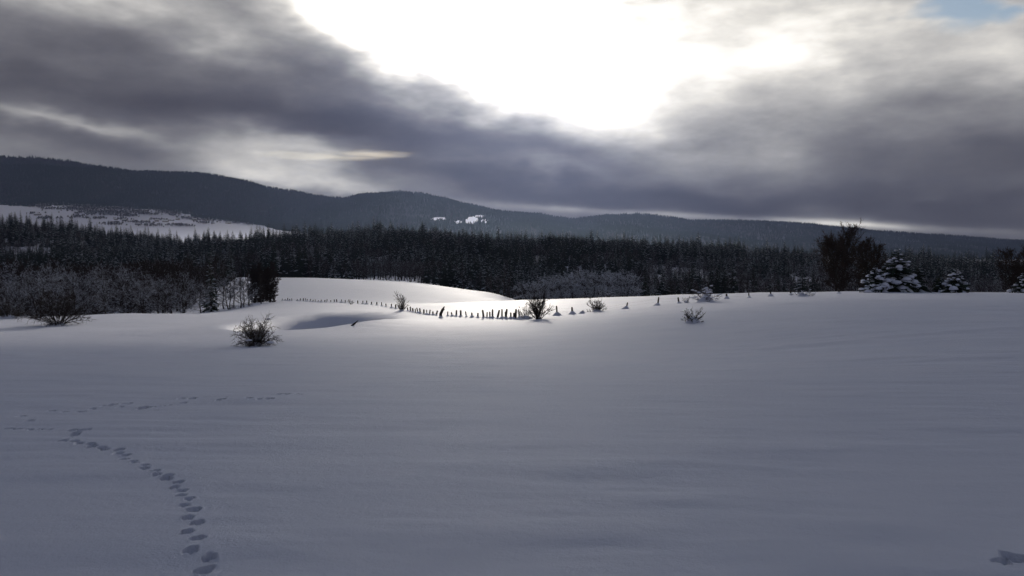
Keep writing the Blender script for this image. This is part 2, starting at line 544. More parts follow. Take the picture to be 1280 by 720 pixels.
for k, (nm, lab, dep, sil, yf, zf) in enumerate(RIDGES):
    p0, p1 = mountain_px(k)
    pxs = np.arange(p0, p1 + 1, 4.0)
    ys = np.linspace(yf - 60, max(d for _, d in dep) + 500, 90)
    PX, YY = np.meshgrid(pxs, ys)
    XX = (PX - 640) / FPX * YY
    o = obj(nm, grid_mesh(nm, XX, YY, mountain_z(k, XX, YY), [M_FLOOR if k else M_FLOOR]))
    tag(o, lab, 'mountain', kind='structure')

def mountain_hit(k, px, py):
    a, b = ray(px, py)
    ys = np.linspace(RIDGES[k][4], RIDGES[k][2][-1][1], 900)
    gap = float(b) * ys - mountain_z(k, float(a) * ys, ys)
    i = int(np.argmax(gap < 0))
    return Vector((float(a) * ys[i], ys[i], float(b) * ys[i]))
crn = random.Random(2)
for cx, cy, rx, ry in CLEAR:
    b = MB(); c = mountain_hit(2, cx, cy)
    ring = []
    for j in range(18):
        t = 2 * math.pi * j / 18; q = crn.uniform(.75, 1.15)
        ring.append(mountain_hit(2, cx + rx * q * math.cos(t), cy + ry * q * math.sin(t)))
    half = [c.lerp(r_, .5) for r_ in ring]
    for h_ in half: h_.z = float(mountain_z(2, np.array([h_.x]), np.array([h_.y]))[0])
    n = len(ring)
    up = Vector((0, 0, 2.0))
    for j in range(n):
        j2 = (j + 1) % n
        b.face([c + up, half[j] + up, half[j2] + up]); b.face([half[j] + up, ring[j] + up, ring[j2] + up, half[j2] + up])
    o = obj('meadow', b.mesh('meadow', [M_SNOWP], True))
    tag(o, 'small white clearing on the wooded peak', 'clearing', kind='structure')

# ------------------------------------------------------------------ the sky: one cloud deck with gaps, open sky behind it
def build_sky():
    m = bpy.data.materials.new('cloud_deck'); m.use_nodes = True
    nt = m.node_tree; N = nt.nodes; L = nt.links
    for n in list(N): N.remove(n)
    def inp(sock, v):
        if isinstance(v, (int, float)): sock.default_value = v
        else: L.new(v, sock)
    def mth(op, a, b=0.0, c=None):
        n = N.new('ShaderNodeMath'); n.operation = op
        inp(n.inputs[0], a); inp(n.inputs[1], b)
        if c is not None: inp(n.inputs[2], c)
        return n.outputs[0]
    def mrange(v, a, b, c, d):
        n = N.new('ShaderNodeMapRange'); n.interpolation_type = 'SMOOTHSTEP'
        inp(n.inputs[0], v); 
        for i, q in enumerate((a, b, c, d)): n.inputs[1 + i].default_value = q
        return n.outputs[0]
    geo = N.new('ShaderNodeNewGeometry')
    P = geo.outputs['Position']
    nv = N.new('ShaderNodeVectorMath'); nv.operation = 'NORMALIZE'; L.new(P, nv.inputs[0])
    sd = N.new('ShaderNodeSeparateXYZ'); L.new(nv.outputs[0], sd.inputs[0])
    azn = mth('ARCTAN2', sd.outputs['X'], sd.outputs['Y'])
    eln = mth('ARCSINE', sd.outputs['Z'])
    sc = N.new('ShaderNodeVectorMath'); sc.operation = 'MULTIPLY'
    L.new(nv.outputs[0], sc.inputs[0]); sc.inputs[1].default_value = (1, 1, 2.6)
    def nz(scale, detail, rough=0.55):
        n = N.new('ShaderNodeTexNoise'); n.inputs['Scale'].default_value = scale
        n.inputs['Detail'].default_value = detail; n.inputs['Roughness'].default_value = rough
        L.new(sc.outputs[0], n.inputs['Vector'])
        return n
    w1 = nz(5.0, 4, 0.55)
    ws = N.new('ShaderNodeSeparateColor'); L.new(w1.outputs['Color'], ws.inputs[0])
    aw = mth('ADD', azn, mth('MULTIPLY', mth('SUBTRACT', ws.outputs[0], 0.5), 0.26))
    ew = mth('ADD', eln, mth('MULTIPLY', mth('SUBTRACT', ws.outputs[1], 0.5), WARP_EL))
    def vec(x_, y_):
        n = N.new('ShaderNodeCombineXYZ'); L.new(x_, n.inputs[0]); L.new(y_, n.inputs[1])
        return n.outputs[0]
    TILT = math.tan(R(5.5))
    flat = vec(aw, ew)
    tilted = vec(aw, mth('MULTIPLY_ADD', aw, TILT, ew))
    thin = vec(aw, mth('MULTIPLY_ADD', mth('SUBTRACT', ew, eln), 0.10, mth('MULTIPLY_ADD', azn, math.tan(R(3.4)), eln)))
    S = None
    for (px, py, rx, ry, rot, amp, plate) in BLOBS:
        a, b = ray(px, py)
        a0 = math.atan(float(a)); e0 = math.atan(float(b) * math.cos(a0))
        ra = rx / FPX * math.cos(a0) ** 2; rb = ry / FPX * math.cos(a0)
        if ry <= 6.5: base, e0 = thin, e0 + a0 * math.tan(R(3.4))
        elif rot >= 3: base, e0 = tilted, e0 + a0 * TILT
        else: base = flat
        ma = N.new('ShaderNodeVectorMath'); ma.operation = 'MULTIPLY_ADD'
        L.new(base, ma.inputs[0]); ma.inputs[1].default_value = (1 / ra, 1 / rb, 0); ma.inputs[2].default_value = (-a0 / ra, -e0 / rb, 0)
        dt = N.new('ShaderNodeVectorMath'); dt.operation = 'DOT_PRODUCT'
        L.new(ma.outputs[0], dt.inputs[0]); L.new(ma.outputs[0], dt.inputs[1])
        q = dt.outputs['Value']
        if plate: q = mth('POWER', q, plate)
        g = mth('POWER', math.exp(-1), q)
        S = mth('MULTIPLY', g, amp) if S is None else mth('MULTIPLY_ADD', g, amp, S)
    d1 = nz(9.0, 5, 0.58); d2 = nz(3.2, 2, 0.5)
    S = mth('ADD', S, mth('MULTIPLY', mth('SUBTRACT', d1.outputs[0], 0.5), 2.2))
    S = mth('ADD', S, mth('MULTIPLY', mth('SUBTRACT', d2.outputs[0], 0.5), 1.6))
    S = mth('ADD', S, mrange(eln, R(18), R(40), SKY_BASE, SKY_BASE + OVERHEAD))
    lum = mth('POWER', 2.0, S)
    tint = ramp(nt, mth('MULTIPLY_ADD', S, 0.16, 0.75), [(0.0, (0.94, 0.90, 1.22)), (0.25, (0.97, 0.95, 1.11)), (0.5, (1.0, 0.985, 1.0)), (0.72, (1.04, 1.0, 0.93)), (1.0, (1.03, 1.0, 0.96))])
    em = N.new('ShaderNodeEmission'); L.new(tint, em.inputs[0]); L.new(lum, em.inputs[1])
    # gaps: where the sun comes through, named by the ground they light
    k = SUNV.z
    zrel = N.new('ShaderNodeSeparateXYZ'); L.new(P, zrel.inputs[0])
    h = mth('ADD', zrel.outputs['Z'], 10.0)
    gx = mth('MULTIPLY_ADD', h, -SUNV.x / k, zrel.outputs['X'])
    gy = mth('MULTIPLY_ADD', h, -SUNV.y / k, zrel.outputs['Y'])
    wn_ = N.new('ShaderNodeTexNoise'); wn_.inputs['Scale'].default_value = 0.006; wn_.inputs['Detail'].default_value = 3
    L.new(P, wn_.inputs['Vector'])
    wc = N.new('ShaderNodeSeparateColor'); L.new(wn_.outputs['Color'], wc.inputs[0])
    T = None
    for (cx, cy, rx, ry, t, soft, wob) in GAPS:
        dx = mth('MULTIPLY', mth('ADD', mth('SUBTRACT', gx, cx), mth('MULTIPLY', mth('SUBTRACT', wc.outputs[0], 0.5), wob)), 1 / rx)
        dy = mth('MULTIPLY', mth('ADD', mth('SUBTRACT', gy, cy), mth('MULTIPLY', mth('SUBTRACT', wc.outputs[1], 0.5), wob)), 1 / ry)
        q = mth('SQRT', mth('ADD', mth('MULTIPLY', dx, dx), mth('MULTIPLY', dy, dy)))
        g = mrange(q, 1 - soft, 1 + soft, t, 0.0)
        T = g if T is None else mth('MAXIMUM', T, g)
    # blue gap
    for (px, py, rx, ry, t) in HOLES:
        a, b = ray(px, py); a0 = math.atan(float(a)); e0 = math.atan(float(b) * math.cos(a0))
        u = mth('MULTIPLY', mth('SUBTRACT', aw, a0), FPX / rx); v = mth('MULTIPLY', mth('SUBTRACT', ew, e0), FPX / ry)
        q = mth('SQRT', mth('ADD', mth('MULTIPLY', u, u), mth('MULTIPLY', v, v)))
        T = mth('MAXIMUM', T, mrange(q, 0.5, 1.3, t, 0.0))
    # the deck breaks up overhead
    br = mth('MULTIPLY', mrange(eln, R(28), R(50), 0.0, 1.0), mrange(d2.outputs[0], 0.35, 0.6, 0.1, OVERHEAD_GAP))
    T = mth('MAXIMUM', T, br)
    tr = N.new('ShaderNodeBsdfTransparent')
    mx = N.new('ShaderNodeMixShader'); L.new(T, mx.inputs[0]); L.new(em.outputs[0], mx.inputs[1]); L.new(tr.outputs[0], mx.inputs[2])
    out = N.new('ShaderNodeOutputMaterial'); L.new(mx.outputs[0], out.inputs['Surface'])
    m.cycles.emission_sampling = 'NONE'
    # the deck: flat overhead, sinking to the horizon far away
    rads = np.array([0.5, 400, 1000, 2000, 4000, 7000, 12000, 18000, 25000, 33000, 42000, 50000, 55000, 58000, 59500, 60000.])
    a = np.radians(np.arange(0, 360, 5.0))
    A, Q = np.meshgrid(a, rads)
    Z = 566 * np.maximum(1 - (Q / 60500) ** 4, 0) ** 0.5 - np.where(Q > 59900, 400, 0)
    o = obj('sky', grid_mesh('sky', Q * np.sin(A), Q * np.cos(A), Z, [m], close_u=True))
    tag(o, 'grey winter cloud deck with a blazing white gap at the sun', 'sky', kind='structure')

WARP_EL = 0.10
SKY_BASE = -2.45
OVERHEAD_GAP = 0.95
OVERHEAD = -0.95
BLOBS = [  # px, py, rx, ry, rotation (clockwise in the picture), stops, plateau
    (600, 20, 200, 118, 8, 3.9, 1.6), (690, 85, 120, 60, 10, 1.5, 0), (470, 20, 150, 40, 12, 1.2, 0),
    (40, -18, 190, 32, 2, 2.0, 0), (270, 48, 55, 30, 10, 1.1, 0), (90, 100, 230, 42, 6, -0.5, 0), (430, 120, 100, 40, 14, -0.9, 0),
    (330, 150, 220, 22, 6, -0.7, 0), (560, 172, 170, 22, 5, -1.0, 0), (60, 150, 110, 10, 8, 1.5, 0), (345, 202, 150, 22, 7, 2.0, 0), (400, 193, 80, 11, 3.5, 1.0, 0), (330, 214, 110, 9, 5, 0.8, 0), (415, 232, 70, 7.5, 6, 1.0, 0),
    (90, 182, 120, 14, 4, -0.5, 0), (840, 242, 340, 22, 3, -1.9, 0), (560, 228, 110, 13, 3, -0.6, 0), (690, 212, 85, 9, 6, 1.1, 0), (560, 205, 60, 9, 4, 0.6, 0),
    (960, 55, 300, 80, 0, 1.35, 0), (1040, 85, 260, 60, 0, 0.55, 0), (380, -20, 170, 34, 4, 1.4, 0), (500, 60, 70, 40, 14, 0.7, 0), (1060, 45, 110, 40, 0, 0.8, 0), (850, 75, 170, 90, 0, 0.65, 0), (900, 2, 150, 32, 0, 0.8, 0), (1255, 70, 70, 60, 0, 0.9, 0), (860, 170, 160, 40, 5, 0.55, 0), (1190, 205, 170, 40, 4, -0.75, 0),
    (960, 140, 170, 40, 4, 0.55, 0), (760, 150, 60, 30, 0, 0.5, 0), (1250, 262, 160, 26, 3, -0.7, 0),
    (920, 272, 290, 5.0, 3.5, 1.7, 0), (1090, 283, 100, 5.0, 4.2, 1.7, 0), (700, 259, 90, 6, 3, 0.6, 0), (100, 175, 300, 20, 5, -0.3, 0)]
GAPS = [  # centre and radii on the ground that the gap lights, transmission, softness, wobble
    (-18, 123, 98, 60, 0.72, 0.28, 30), (-60, 300, 150, 140, 0.42, 0.35, 60), (0, 95, 90, 75, 0.10, 0.8, 30), (0, 72, 125, 52, 0.06, 0.8, 20), (-40, 92, 24, 32, 0.7, 0.35, 8), (-880, 2920, 170, 190, 0.30, 0.95, 320), (-1240, 3100, 220, 170, 0.28, 0.95, 340), (-1010, 3180, 150, 120, 0.24, 0.95, 260), (-1420, 2900, 170, 120, 0.2, 0.95, 300), (90, 560, 110, 90, 0.12, 0.8, 60)]
HOLES = [(1210, 10, 38, 27, 1.0)]
build_sky()

# ------------------------------------------------------------------ trees
def spruce_geo(seed, H, rad, whorls, boughs, snow, needle_first=0.04, lumps=False):
    """returns trunk MB, crown MB (0 needles, 1 snow)"""
    rnd = random.Random(seed)
    tr, cr, sn = MB(), MB(), MB()
    lean = Vector((rnd.uniform(-.02, .02), rnd.uniform(-.02, .02), 0))
    ax = lambda z: Vector((lean.x * z, lean.y * z, z))
    tr.tube([ax(-0.4), ax(H * .4), ax(H * .98)], [H * .016 + .03, H * .011 + .02, .01], 5)
    total = int(whorls * boughs * .8)
    for i in range(1):
        for j in range(total):
            t = needle_first + (1 - needle_first) * (max(0.0, j + rnd.uniform(-.8, .8)) / total) ** 1.25
            t = min(max(t, 0.015), 0.985)
            prof = (1 - t) ** 0.8 * (0.75 + 0.25 * min(1, t * 6))
            a = j * 2.399 + rnd.uniform(-.5, .5)
            r = rad * prof * rnd.uniform(0.6, 1.2) + 0.012 * H
            o = Vector((math.cos(a), math.sin(a), 0)); sd = Vector((-o.y, o.x, 0))
            z0 = t * H
            rise = rnd.uniform(0.0, 0.18) + 0.35 * t
            droop = rnd.uniform(0.25, 0.55) * (1.1 - 0.5 * t)
            pts, wid = [], []
            for s in (0.05, 0.4, 0.75, 1.0):
                pts.append(ax(z0) + o * (r * s) + Vector((0, 0, r * (rise * s - droop * s * s))))
                wid.append(r * {0.05: .08, 0.4: .24, 0.75: .2, 1.0: .02}[s] * rnd.uniform(.85, 1.2))
            for s in range(3):
                for sg in (-1, 1):
                    d0 = sd * sg * wid[s] - Vector((0, 0, wid[s] * .55)); d1 = sd * sg * wid[s + 1] - Vector((0, 0, wid[s + 1] * .55))
                    cr.face([pts[s], pts[s + 1], pts[s + 1] + d1, pts[s] + d0], 0)
            # hanging branchlets
            for _ in range(3):
                s = rnd.uniform(.25, .95); k = min(int(s * 3), 2)
                p = pts[k].lerp(pts[k + 1], s * 3 - k if s * 3 - k <= 1 else .5)
                w = r * rnd.uniform(.07, .14); e = sd * rnd.uniform(-.15, .15) * r
                cr.face([p + e - sd * w, p + e + sd * w, p + e + o * rnd.uniform(-.05, .1) * r - Vector((0, 0, r * rnd.uniform(.18, .34)))], 0)
            if rnd.random() < snow:
                up = Vector((0, 0, 0.012 * H ** 0.5 + 0.02 * r))
                ws = rnd.uniform(.5, .95)
                for s in range(0 if rnd.random() < .3 else 1, 3):
                    for sg in (-1, 1):
                        d0 = sd * sg * wid[s] * ws - Vector((0, 0, wid[s] * .4)); d1 = sd * sg * wid[s + 1] * ws - Vector((0, 0, wid[s + 1] * .4))
                        cr.face([pts[s] + up, pts[s + 1] + up, pts[s + 1] + d1 + up, pts[s] + d0 + up], 1)
                if lumps:
                    s = rnd.choice((1, 2, 2, 2))
                    p = pts[s].lerp(pts[s + 1], rnd.uniform(0.1, .7))
                    q = r * rnd.uniform(.16, .30) + 0.03
                    sn.blob(p + Vector((0, 0, q * .12)), q, q, q * rnd.uniform(.5, .75), 0, rnd)
    return tr, cr, sn

def spruce_single(seed, H, rad, whorls, boughs, snow):
    tr, cr, _ = spruce_geo(seed, H, rad, whorls, boughs, snow)
    off = len(cr.v)
    cr.v += tr.v; cr.f += [tuple(i + off for i in f) for f in tr.f]; cr.m += [2] * len(tr.f)
    return cr.mesh('spruce', [M_NEEDLE, M_NSNOW, M_BARK])

def bare_geo(seed, H, W=None, c0=.2, limbs=20, branch=7, twigs=5, frost=0.0, stems=1, rise=.5, twig_w=.014, gnarl=.12, arch=0.0, r0=None, peak=.45, fan=.3):
    """a leafless tree or shrub: limbs MB (one material), twigs MB (0 dark, 1 frosted)"""
    rnd = random.Random(seed)
    lb, tw = MB(), MB()
    W = W or H * .9
    r0 = r0 or H * .017
    def gv(k): return Vector((rnd.gauss(0, k), rnd.gauss(0, k), rnd.gauss(0, k)))
    def line(p, d, ln, n, bend):
        pts = [p]; dd = d.normalized()
        for _ in range(n):
            dd = (dd + gv(gnarl) + Vector((0, 0, bend / n))).normalized()
            pts.append(pts[-1] + dd * ln / n)
        return pts
    def on(pts, s):
        n = len(pts) - 1; k = min(int(s * n), n - 1)
        return pts[k].lerp(pts[k + 1], s * n - k), (pts[k + 1] - pts[k]).normalized()
    def twigset(pts, ln, cnt, fro):
        for _ in range(cnt):
            q, d = on(pts, rnd.uniform(.15, 1))
            e = (d + gv(.5) + Vector((0, 0, .1))).normalized()
            tl = ln * rnd.uniform(.35, .75)
            mi = 1 if rnd.random() < fro else 0
            tip = q + e * tl
            tw.blade(q, tip, twig_w, mi, rnd)
            for _ in range(3):
                e2 = (e + gv(.45)).normalized()
                b0 = q.lerp(tip, rnd.uniform(.2, .8))
                tw.blade(b0, b0 + e2 * tl * rnd.uniform(.35, .6), twig_w * .75, mi if rnd.random() < .85 else 0, rnd)
    def limb(p, d, ln, r):
        pts = line(p, d, ln, 4, rise - arch)
        lb.tube(pts, [r, r * .8, r * .6, r * .4, r * .2], 4, 0, cap=False)
        fro = frost * rnd.uniform(.5, 1.4)
        for k in range(branch):
            s = .2 + .8 * (k + rnd.random()) / branch
            q, dd = on(pts, s)
            bl = ln * rnd.uniform(.28, .5) * (1.15 - .5 * s)
            bp = line(q, dd * .8 + gv(.5), bl, 2, (rise - arch) * .5)
            rb_ = max(r * .3 * (1.1 - s), twig_w * .8)
            lb.tube(bp, [rb_, rb_ * .7, rb_ * .35], 3, 0, cap=False)
            twigset(bp, bl, twigs, fro)
        twigset(pts[2:], ln * .4, twigs, fro)
    for i in range(stems):
        a = 2 * math.pi * i / stems + rnd.uniform(-.5, .5)
        off = Vector((math.cos(a), math.sin(a), 0)) * (0 if stems == 1 else fan * W * rnd.uniform(.6, 1.1))
        hh = H * (1 if i == 0 else rnd.uniform(.72, .95))
        foot = off * .12 + Vector((0, 0, -.3))
        n = 6
        tp = [foot + (off * (k / n) ** 1.2 + Vector((0, 0, (hh * .86 + .3) * k / n))) + (gv(.012 * H) if k else Vector()) for k in range(n + 1)]
        rr_ = r0 / stems ** .4
        lb.tube(tp, [rr_ * (1.25 if k == 0 else 1 - .85 * k / n) for k in range(n + 1)], 6, 0, cap=False)
        nl = max(4, int(limbs / stems ** .6))
        for k in range(nl):
            h = c0 + (1 - c0) * (k + rnd.random()) / nl
            hn = (h - c0) / (1 - c0)
            env = W * .5 * max(.3, math.sin(math.pi * min(1, (.18 + .82 * hn) ** (math.log(.5) / math.log(peak + .1))))) ** .8
            if stems > 1: env *= .72
            el_ = R(8 + 62 * hn + rnd.gauss(0, 9))
            aa = k * 2.4 + rnd.uniform(-.5, .5)
            q, _ = on(tp, min(.98, h * .88))
            d = Vector((math.cos(aa) * math.cos(el_), math.sin(aa) * math.cos(el_), math.sin(el_)))
            limb(q, d, max(env * rnd.uniform(.7, 1.1), .12 * H), rr_ * .42 * (1.1 - .6 * h))
    fit(lb, tw, H)
    return lb, tw

def fit(lb, tw, H):
    zs = sorted(p.z for p in tw.v)
    f = H / zs[int(len(zs) * .995)]
    for b in (lb, tw):
        b.v = [p * f for p in b.v]

def shrub_geo(seed, H, W, stems=16, side=6, twigs=3, frost=0.0, low=12, high=80, arch=.6, twig_w=.006, tangle=.55):
    """stems fanning out of the snow"""
    rnd = random.Random(seed)
    lb, tw = MB(), MB()
    def gv(k): return Vector((rnd.gauss(0, k), rnd.gauss(0, k), rnd.gauss(0, k)))
    for i in range(stems):
        el_ = R(low + (high - low) * ((i + rnd.random()) / stems) ** .8); a = i * 2.4 + rnd.uniform(-.4, .4)
        reach = 1 / math.hypot(math.cos(el_) / (W * .55), math.sin(el_) / H)
        ln = reach * rnd.uniform(.75, 1.15)
        d = Vector((math.cos(a) * math.cos(el_), math.sin(a) * math.cos(el_), math.sin(el_) + arch * .35)).normalized()
        p = Vector((math.cos(a), math.sin(a), 0)) * W * rnd.uniform(.0, .07) + Vector((0, 0, -.12))
        pts = [p]
        for k in range(5):
            d = (d + gv(.13) - Vector((0, 0, arch * .16))).normalized()
            pts.append(pts[-1] + d * ln / 5)
        r = H * .012 * rnd.uniform(.7, 1.2) + twig_w * .5
        lb.tube(pts, [r, r * .9, r * .75, r * .55, r * .4, r * .2], 4, 0, cap=False)
        for k in range(side):
            s = rnd.uniform(.25, 1); n_ = min(int(s * 5), 4)
            q = pts[n_].lerp(pts[n_ + 1], s * 5 - n_)
            e = ((pts[n_ + 1] - pts[n_]).normalized() + gv(tangle) + Vector((0, 0, .1))).normalized()
            sl = ln * rnd.uniform(.15, .38)
            mi = 1 if rnd.random() < frost else 0
            m_ = q + e * sl * .5 + gv(.03 * sl)
            tip = m_ + (e + gv(.3)).normalized() * sl * .5
            lb.tube([q, m_, tip], [twig_w * 1.1, twig_w * .9, twig_w * .4], 3, 0, cap=False)
            for _ in range(twigs):
                b0 = q.lerp(m_, rnd.random()) if rnd.random() < .5 else m_.lerp(tip, rnd.random())
                tw.blade(b0, b0 + (e + gv(.7)).normalized() * sl * rnd.uniform(.3, .65), twig_w, mi, rnd)
    fit(lb, tw, H)
    return lb, tw

def bare_single(seed, H, **kw):
    lb, tw = bare_geo(seed, H, **kw)
    off = len(tw.v)
    tw.v += lb.v; tw.f += [tuple(i + off for i in f) for f in lb.f]; tw.m += [2] * len(lb.f)
    return tw.mesh('bare_tree', [M_TWIG, M_FROST, M_BARK])

def cone_tree(seed):
    rnd = random.Random(seed); b = MB()
    n = 6
    for i in range(4):
        z0 = .05 + i * .22; z1 = min(z0 + .42, 1.0); r = .19 * (1 - z0) + .02
        ph = rnd.uniform(0, 6)
        ring = [Vector((math.cos(ph + 6.283 * j / n) * r * rnd.uniform(.75, 1.2), math.sin(ph + 6.283 * j / n) * r * rnd.uniform(.75, 1.2), z0 + rnd.uniform(-.03, .03))) for j in range(n)]
        for j in range(n):
            b.face([ring[j], ring[(j + 1) % n], Vector((0, 0, z1))], 0)
    return b.mesh('far_spruce', [M_NEEDLE, M_NSNOW])

def round_tree(seed):
    """a small far broadleaf: crown of crossing twig fans"""
    rnd = random.Random(seed); b = MB()
    b.tube([Vector((0, 0, -.03)), Vector((0, 0, .5))], [.02, .012], 3, 0)
    for i in range(26):
        a = rnd.uniform(0, 6.28); e = rnd.uniform(-.1, 1.4)
        d = Vector((math.cos(a) * math.cos(e) * .34, math.sin(a) * math.cos(e) * .34, math.sin(e) * .48))
        o = Vector((0, 0, rnd.uniform(.35, .52)))
        b.blade(o + d, o + d * .15, .07, 1 if rnd.random() < .2 else 0, rnd)
        b.blade(o + d * .3, o + d * 1.05, .08, 0, rnd)
    return b.mesh('far_broadleaf', [M_TWIG, M_FROST])

def instancer(name, source, pts, rotz, scl, label, cat):
    me = bpy.data.meshes.new(name)
    n = len(pts)
    me.vertices.add(n)
    me.vertices.foreach_set('co', np.asarray(pts, np.float32).ravel())
    at1 = me.attributes.new('turn', 'FLOAT_VECTOR', 'POINT')
    rv = np.zeros((n, 3), np.float32); rv[:, 2] = rotz
    at1.data.foreach_set('vector', rv.ravel())
    at2 = me.attributes.new('size', 'FLOAT_VECTOR', 'POINT')
    at2.data.foreach_set('vector', np.asarray(scl, np.float32).ravel())
    o = obj(name, me)
    ng = bpy.data.node_groups.new(name, 'GeometryNodeTree')
    ng.interface.new_socket('Geometry', in_out='INPUT', socket_type='NodeSocketGeometry')
    ng.interface.new_socket('Geometry', in_out='OUTPUT', socket_type='NodeSocketGeometry')
    gi = ng.nodes.new('NodeGroupInput'); go = ng.nodes.new('NodeGroupOutput')
    oi = ng.nodes.new('GeometryNodeObjectInfo'); oi.inputs['Object'].default_value = source
    oi.inputs['As Instance'].default_value = True
    oi.transform_space = 'ORIGINAL'
    ip = ng.nodes.new('GeometryNodeInstanceOnPoints')
    nr = ng.nodes.new('GeometryNodeInputNamedAttribute'); nr.data_type = 'FLOAT_VECTOR'; nr.inputs['Name'].default_value = 'turn'
    ns = ng.nodes.new('GeometryNodeInputNamedAttribute'); ns.data_type = 'FLOAT_VECTOR'; ns.inputs['Name'].default_value = 'size'
    ng.links.new(gi.outputs[0], ip.inputs['Points'])
    ng.links.new(oi.outputs['Geometry'], ip.inputs['Instance'])
    ng.links.new(nr.outputs[0], ip.inputs['Rotation'])
    ng.links.new(ns.outputs[0], ip.inputs['Scale'])
    ng.links.new(ip.outputs[0], go.inputs[0])
    md = o.modifiers.new('scatter', 'NODES'); md.node_group = ng
    tag(o, label, cat, kind='stuff')
    return o

# --- forest across the valley -------------------------------------------------
SPR = [spruce_single(100 + i, 20, 3.9 + 0.55 * (i % 3), 16, 9, (.05, .13, .25, .85, .1)[i]) for i in range(5)]
BAR = [bare_single(200 + i, 15, W=9, c0=.3, limbs=14, branch=5, twigs=3, frost=(.05, .22, .6)[i], twig_w=.04) for i in range(3)]
rng = np.random.default_rng(4)
def scatter_forest(n, y0, y1, px0, px1):
    px = rng.uniform(px0, px1, n); y = np.sqrt(rng.uniform(y0 ** 2, y1 ** 2, n))
    x = (px - 640) / FPX * y
    return px, x, y
px, x, y = scatter_forest(15000, 300, 960, -120, 1400)
z = land(x, y)
# the open field keeps clear of trees; its far edge runs down to the right
edge = np.interp(px, [-150, 280, 300, 345, 480, 560, 620, 640, 660, 1400], [330, 330, 424, 424, 414, 396, 330, 300, 330, 330])
keep = (y > edge) & (vnoise(x / 12, y / 12, 71) > np.where(px < 330, -0.6, -0.42))
px, x, y, z = px[keep], x[keep], y[keep], z[keep]
conif = vnoise(x / 70, y / 70, 77) + 0.8 * vnoise(x / 25, y / 25, 78) + 0.2 * (y > 700)
front_bare = sstep(600, 660, px) * (1 - sstep(420, 520, y)) * 0.5 + sstep(880, 1000, px) * 0.25 + (1 - sstep(150, 330, px)) * (1 - sstep(420, 560, y)) * .5
is_con = conif - front_bare > -0.12 
frosty = vnoise(x / 55, y / 55, 91) + rng.uniform(-.35, .35, len(x))
kind_ = np.where(is_con, np.clip(((frosty + .55) * 4.2).astype(int), 0, 4), 5 + np.clip(((frosty + .5) * 3).astype(int), 0, 2))
hgt = np.where(is_con, rng.uniform(.55, 1.2, len(x)), rng.uniform(.6, 1.1, len(x))) * (0.85 + 0.5 * vnoise(x / 40, y / 40, 15))
tall = rng.random(len(x)) < np.where(y > 740, .12, .03)
hgt = np.where(tall & is_con, hgt * 1.3, hgt)
wid = hgt * rng.uniform(.8, 1.2, len(x))
# the trees that show largest stand as things of their own: those with most of the crown in view
vis = np.zeros(len(x), bool)
order = np.argsort(y)
sky_line = np.full(3200, -9.0)
score = np.zeros(len(x))
for i in order:
    b = int(px[i] + 300); w = int(max(2, 2.2 * wid[i] * FPX / y[i]))
    a0, a1 = max(b - w, 0), min(b + w + 1, 3200)
    top = (z[i] + hgt[i] * (20 if is_con[i] else 15)) / y[i]
    cur = sky_line[a0:a1].mean() if a1 > a0 else 9
    score[i] = max(0, top - max(cur, z[i] / y[i])) * FPX
    sky_line[a0:a1] = np.maximum(sky_line[a0:a1], top * 0.98 + 0.02 * cur if cur > -1 else top)
inview = (px > -5) & (px < 1285)
cidx = [i for i in np.argsort(-score) if is_con[i] and inview[i]][:260]
bidx = [i for i in np.argsort(-score) if not is_con[i] and inview[i]][:160]
single = np.zeros(len(x), bool); single[cidx] = True; single[bidx] = True
protos = SPR + BAR
SLAB = ['dark spruce with little snow standing in the forest across the valley', 'dark green spruce with patchy snow in the forest across the valley',
        'spruce with half its boughs snowy in the forest across the valley', 'white spruce heavily laden with snow in the forest across the valley',
        'broad dark spruce lightly snowed in the forest across the valley',
        'bare brown broadleaf tree in the forest across the valley', 'bare broadleaf tree with partly frosted twigs in the forest across the valley',
        'frost-whitened bare tree in the forest across the valley']
first = {}
for i in cidx + bidx:
    k = int(kind_[i])
    o = obj('spruce_tree' if k < 5 else 'bare_tree', protos[k], None, (x[i], y[i], z[i] - .3), (0, 0, rng.uniform(0, 6.28)), (wid[i], wid[i], hgt[i]))
    tag(o, SLAB[k], 'tree', 'forest trees, ' + ('dark spruces', 'patchy spruces', 'half snowy spruces', 'white spruces', 'broad spruces', 'brown broadleaves', 'part frosted broadleaves', 'white broadleaves')[k])
    first.setdefault(k, o)
FN = ['dark_spruce_forest', 'patchy_spruce_forest', 'snowy_spruce_forest', 'white_spruce_forest', 'broad_spruce_forest', 'brown_broadleaf_wood', 'mixed_broadleaf_wood', 'frosted_broadleaf_wood']
FL = ['mass of dark spruces filling the wooded hillside', 'mass of patchily snowed spruces on the wooded hillside', 'mass of half snowy spruces on the wooded hillside',
      'mass of snow-laden white spruces on the wooded hillside', 'mass of broad dark spruces on the wooded hillside', 'mass of bare brown broadleaf trees on the wooded hillside',
      'mass of partly frosted broadleaf trees on the wooded hillside', 'mass of frost-white broadleaf trees on the wooded hillside']
for k in range(8):
    m = (kind_ == k) & ~single
    if k not in first or not m.any(): continue
    instancer(FN[k], first[k], np.stack([x[m], y[m], z[m] - .3], 1), rng.uniform(0, 6.28, m.sum()), np.stack([wid[m], wid[m], hgt[m]], 1), FL[k], 'forest')

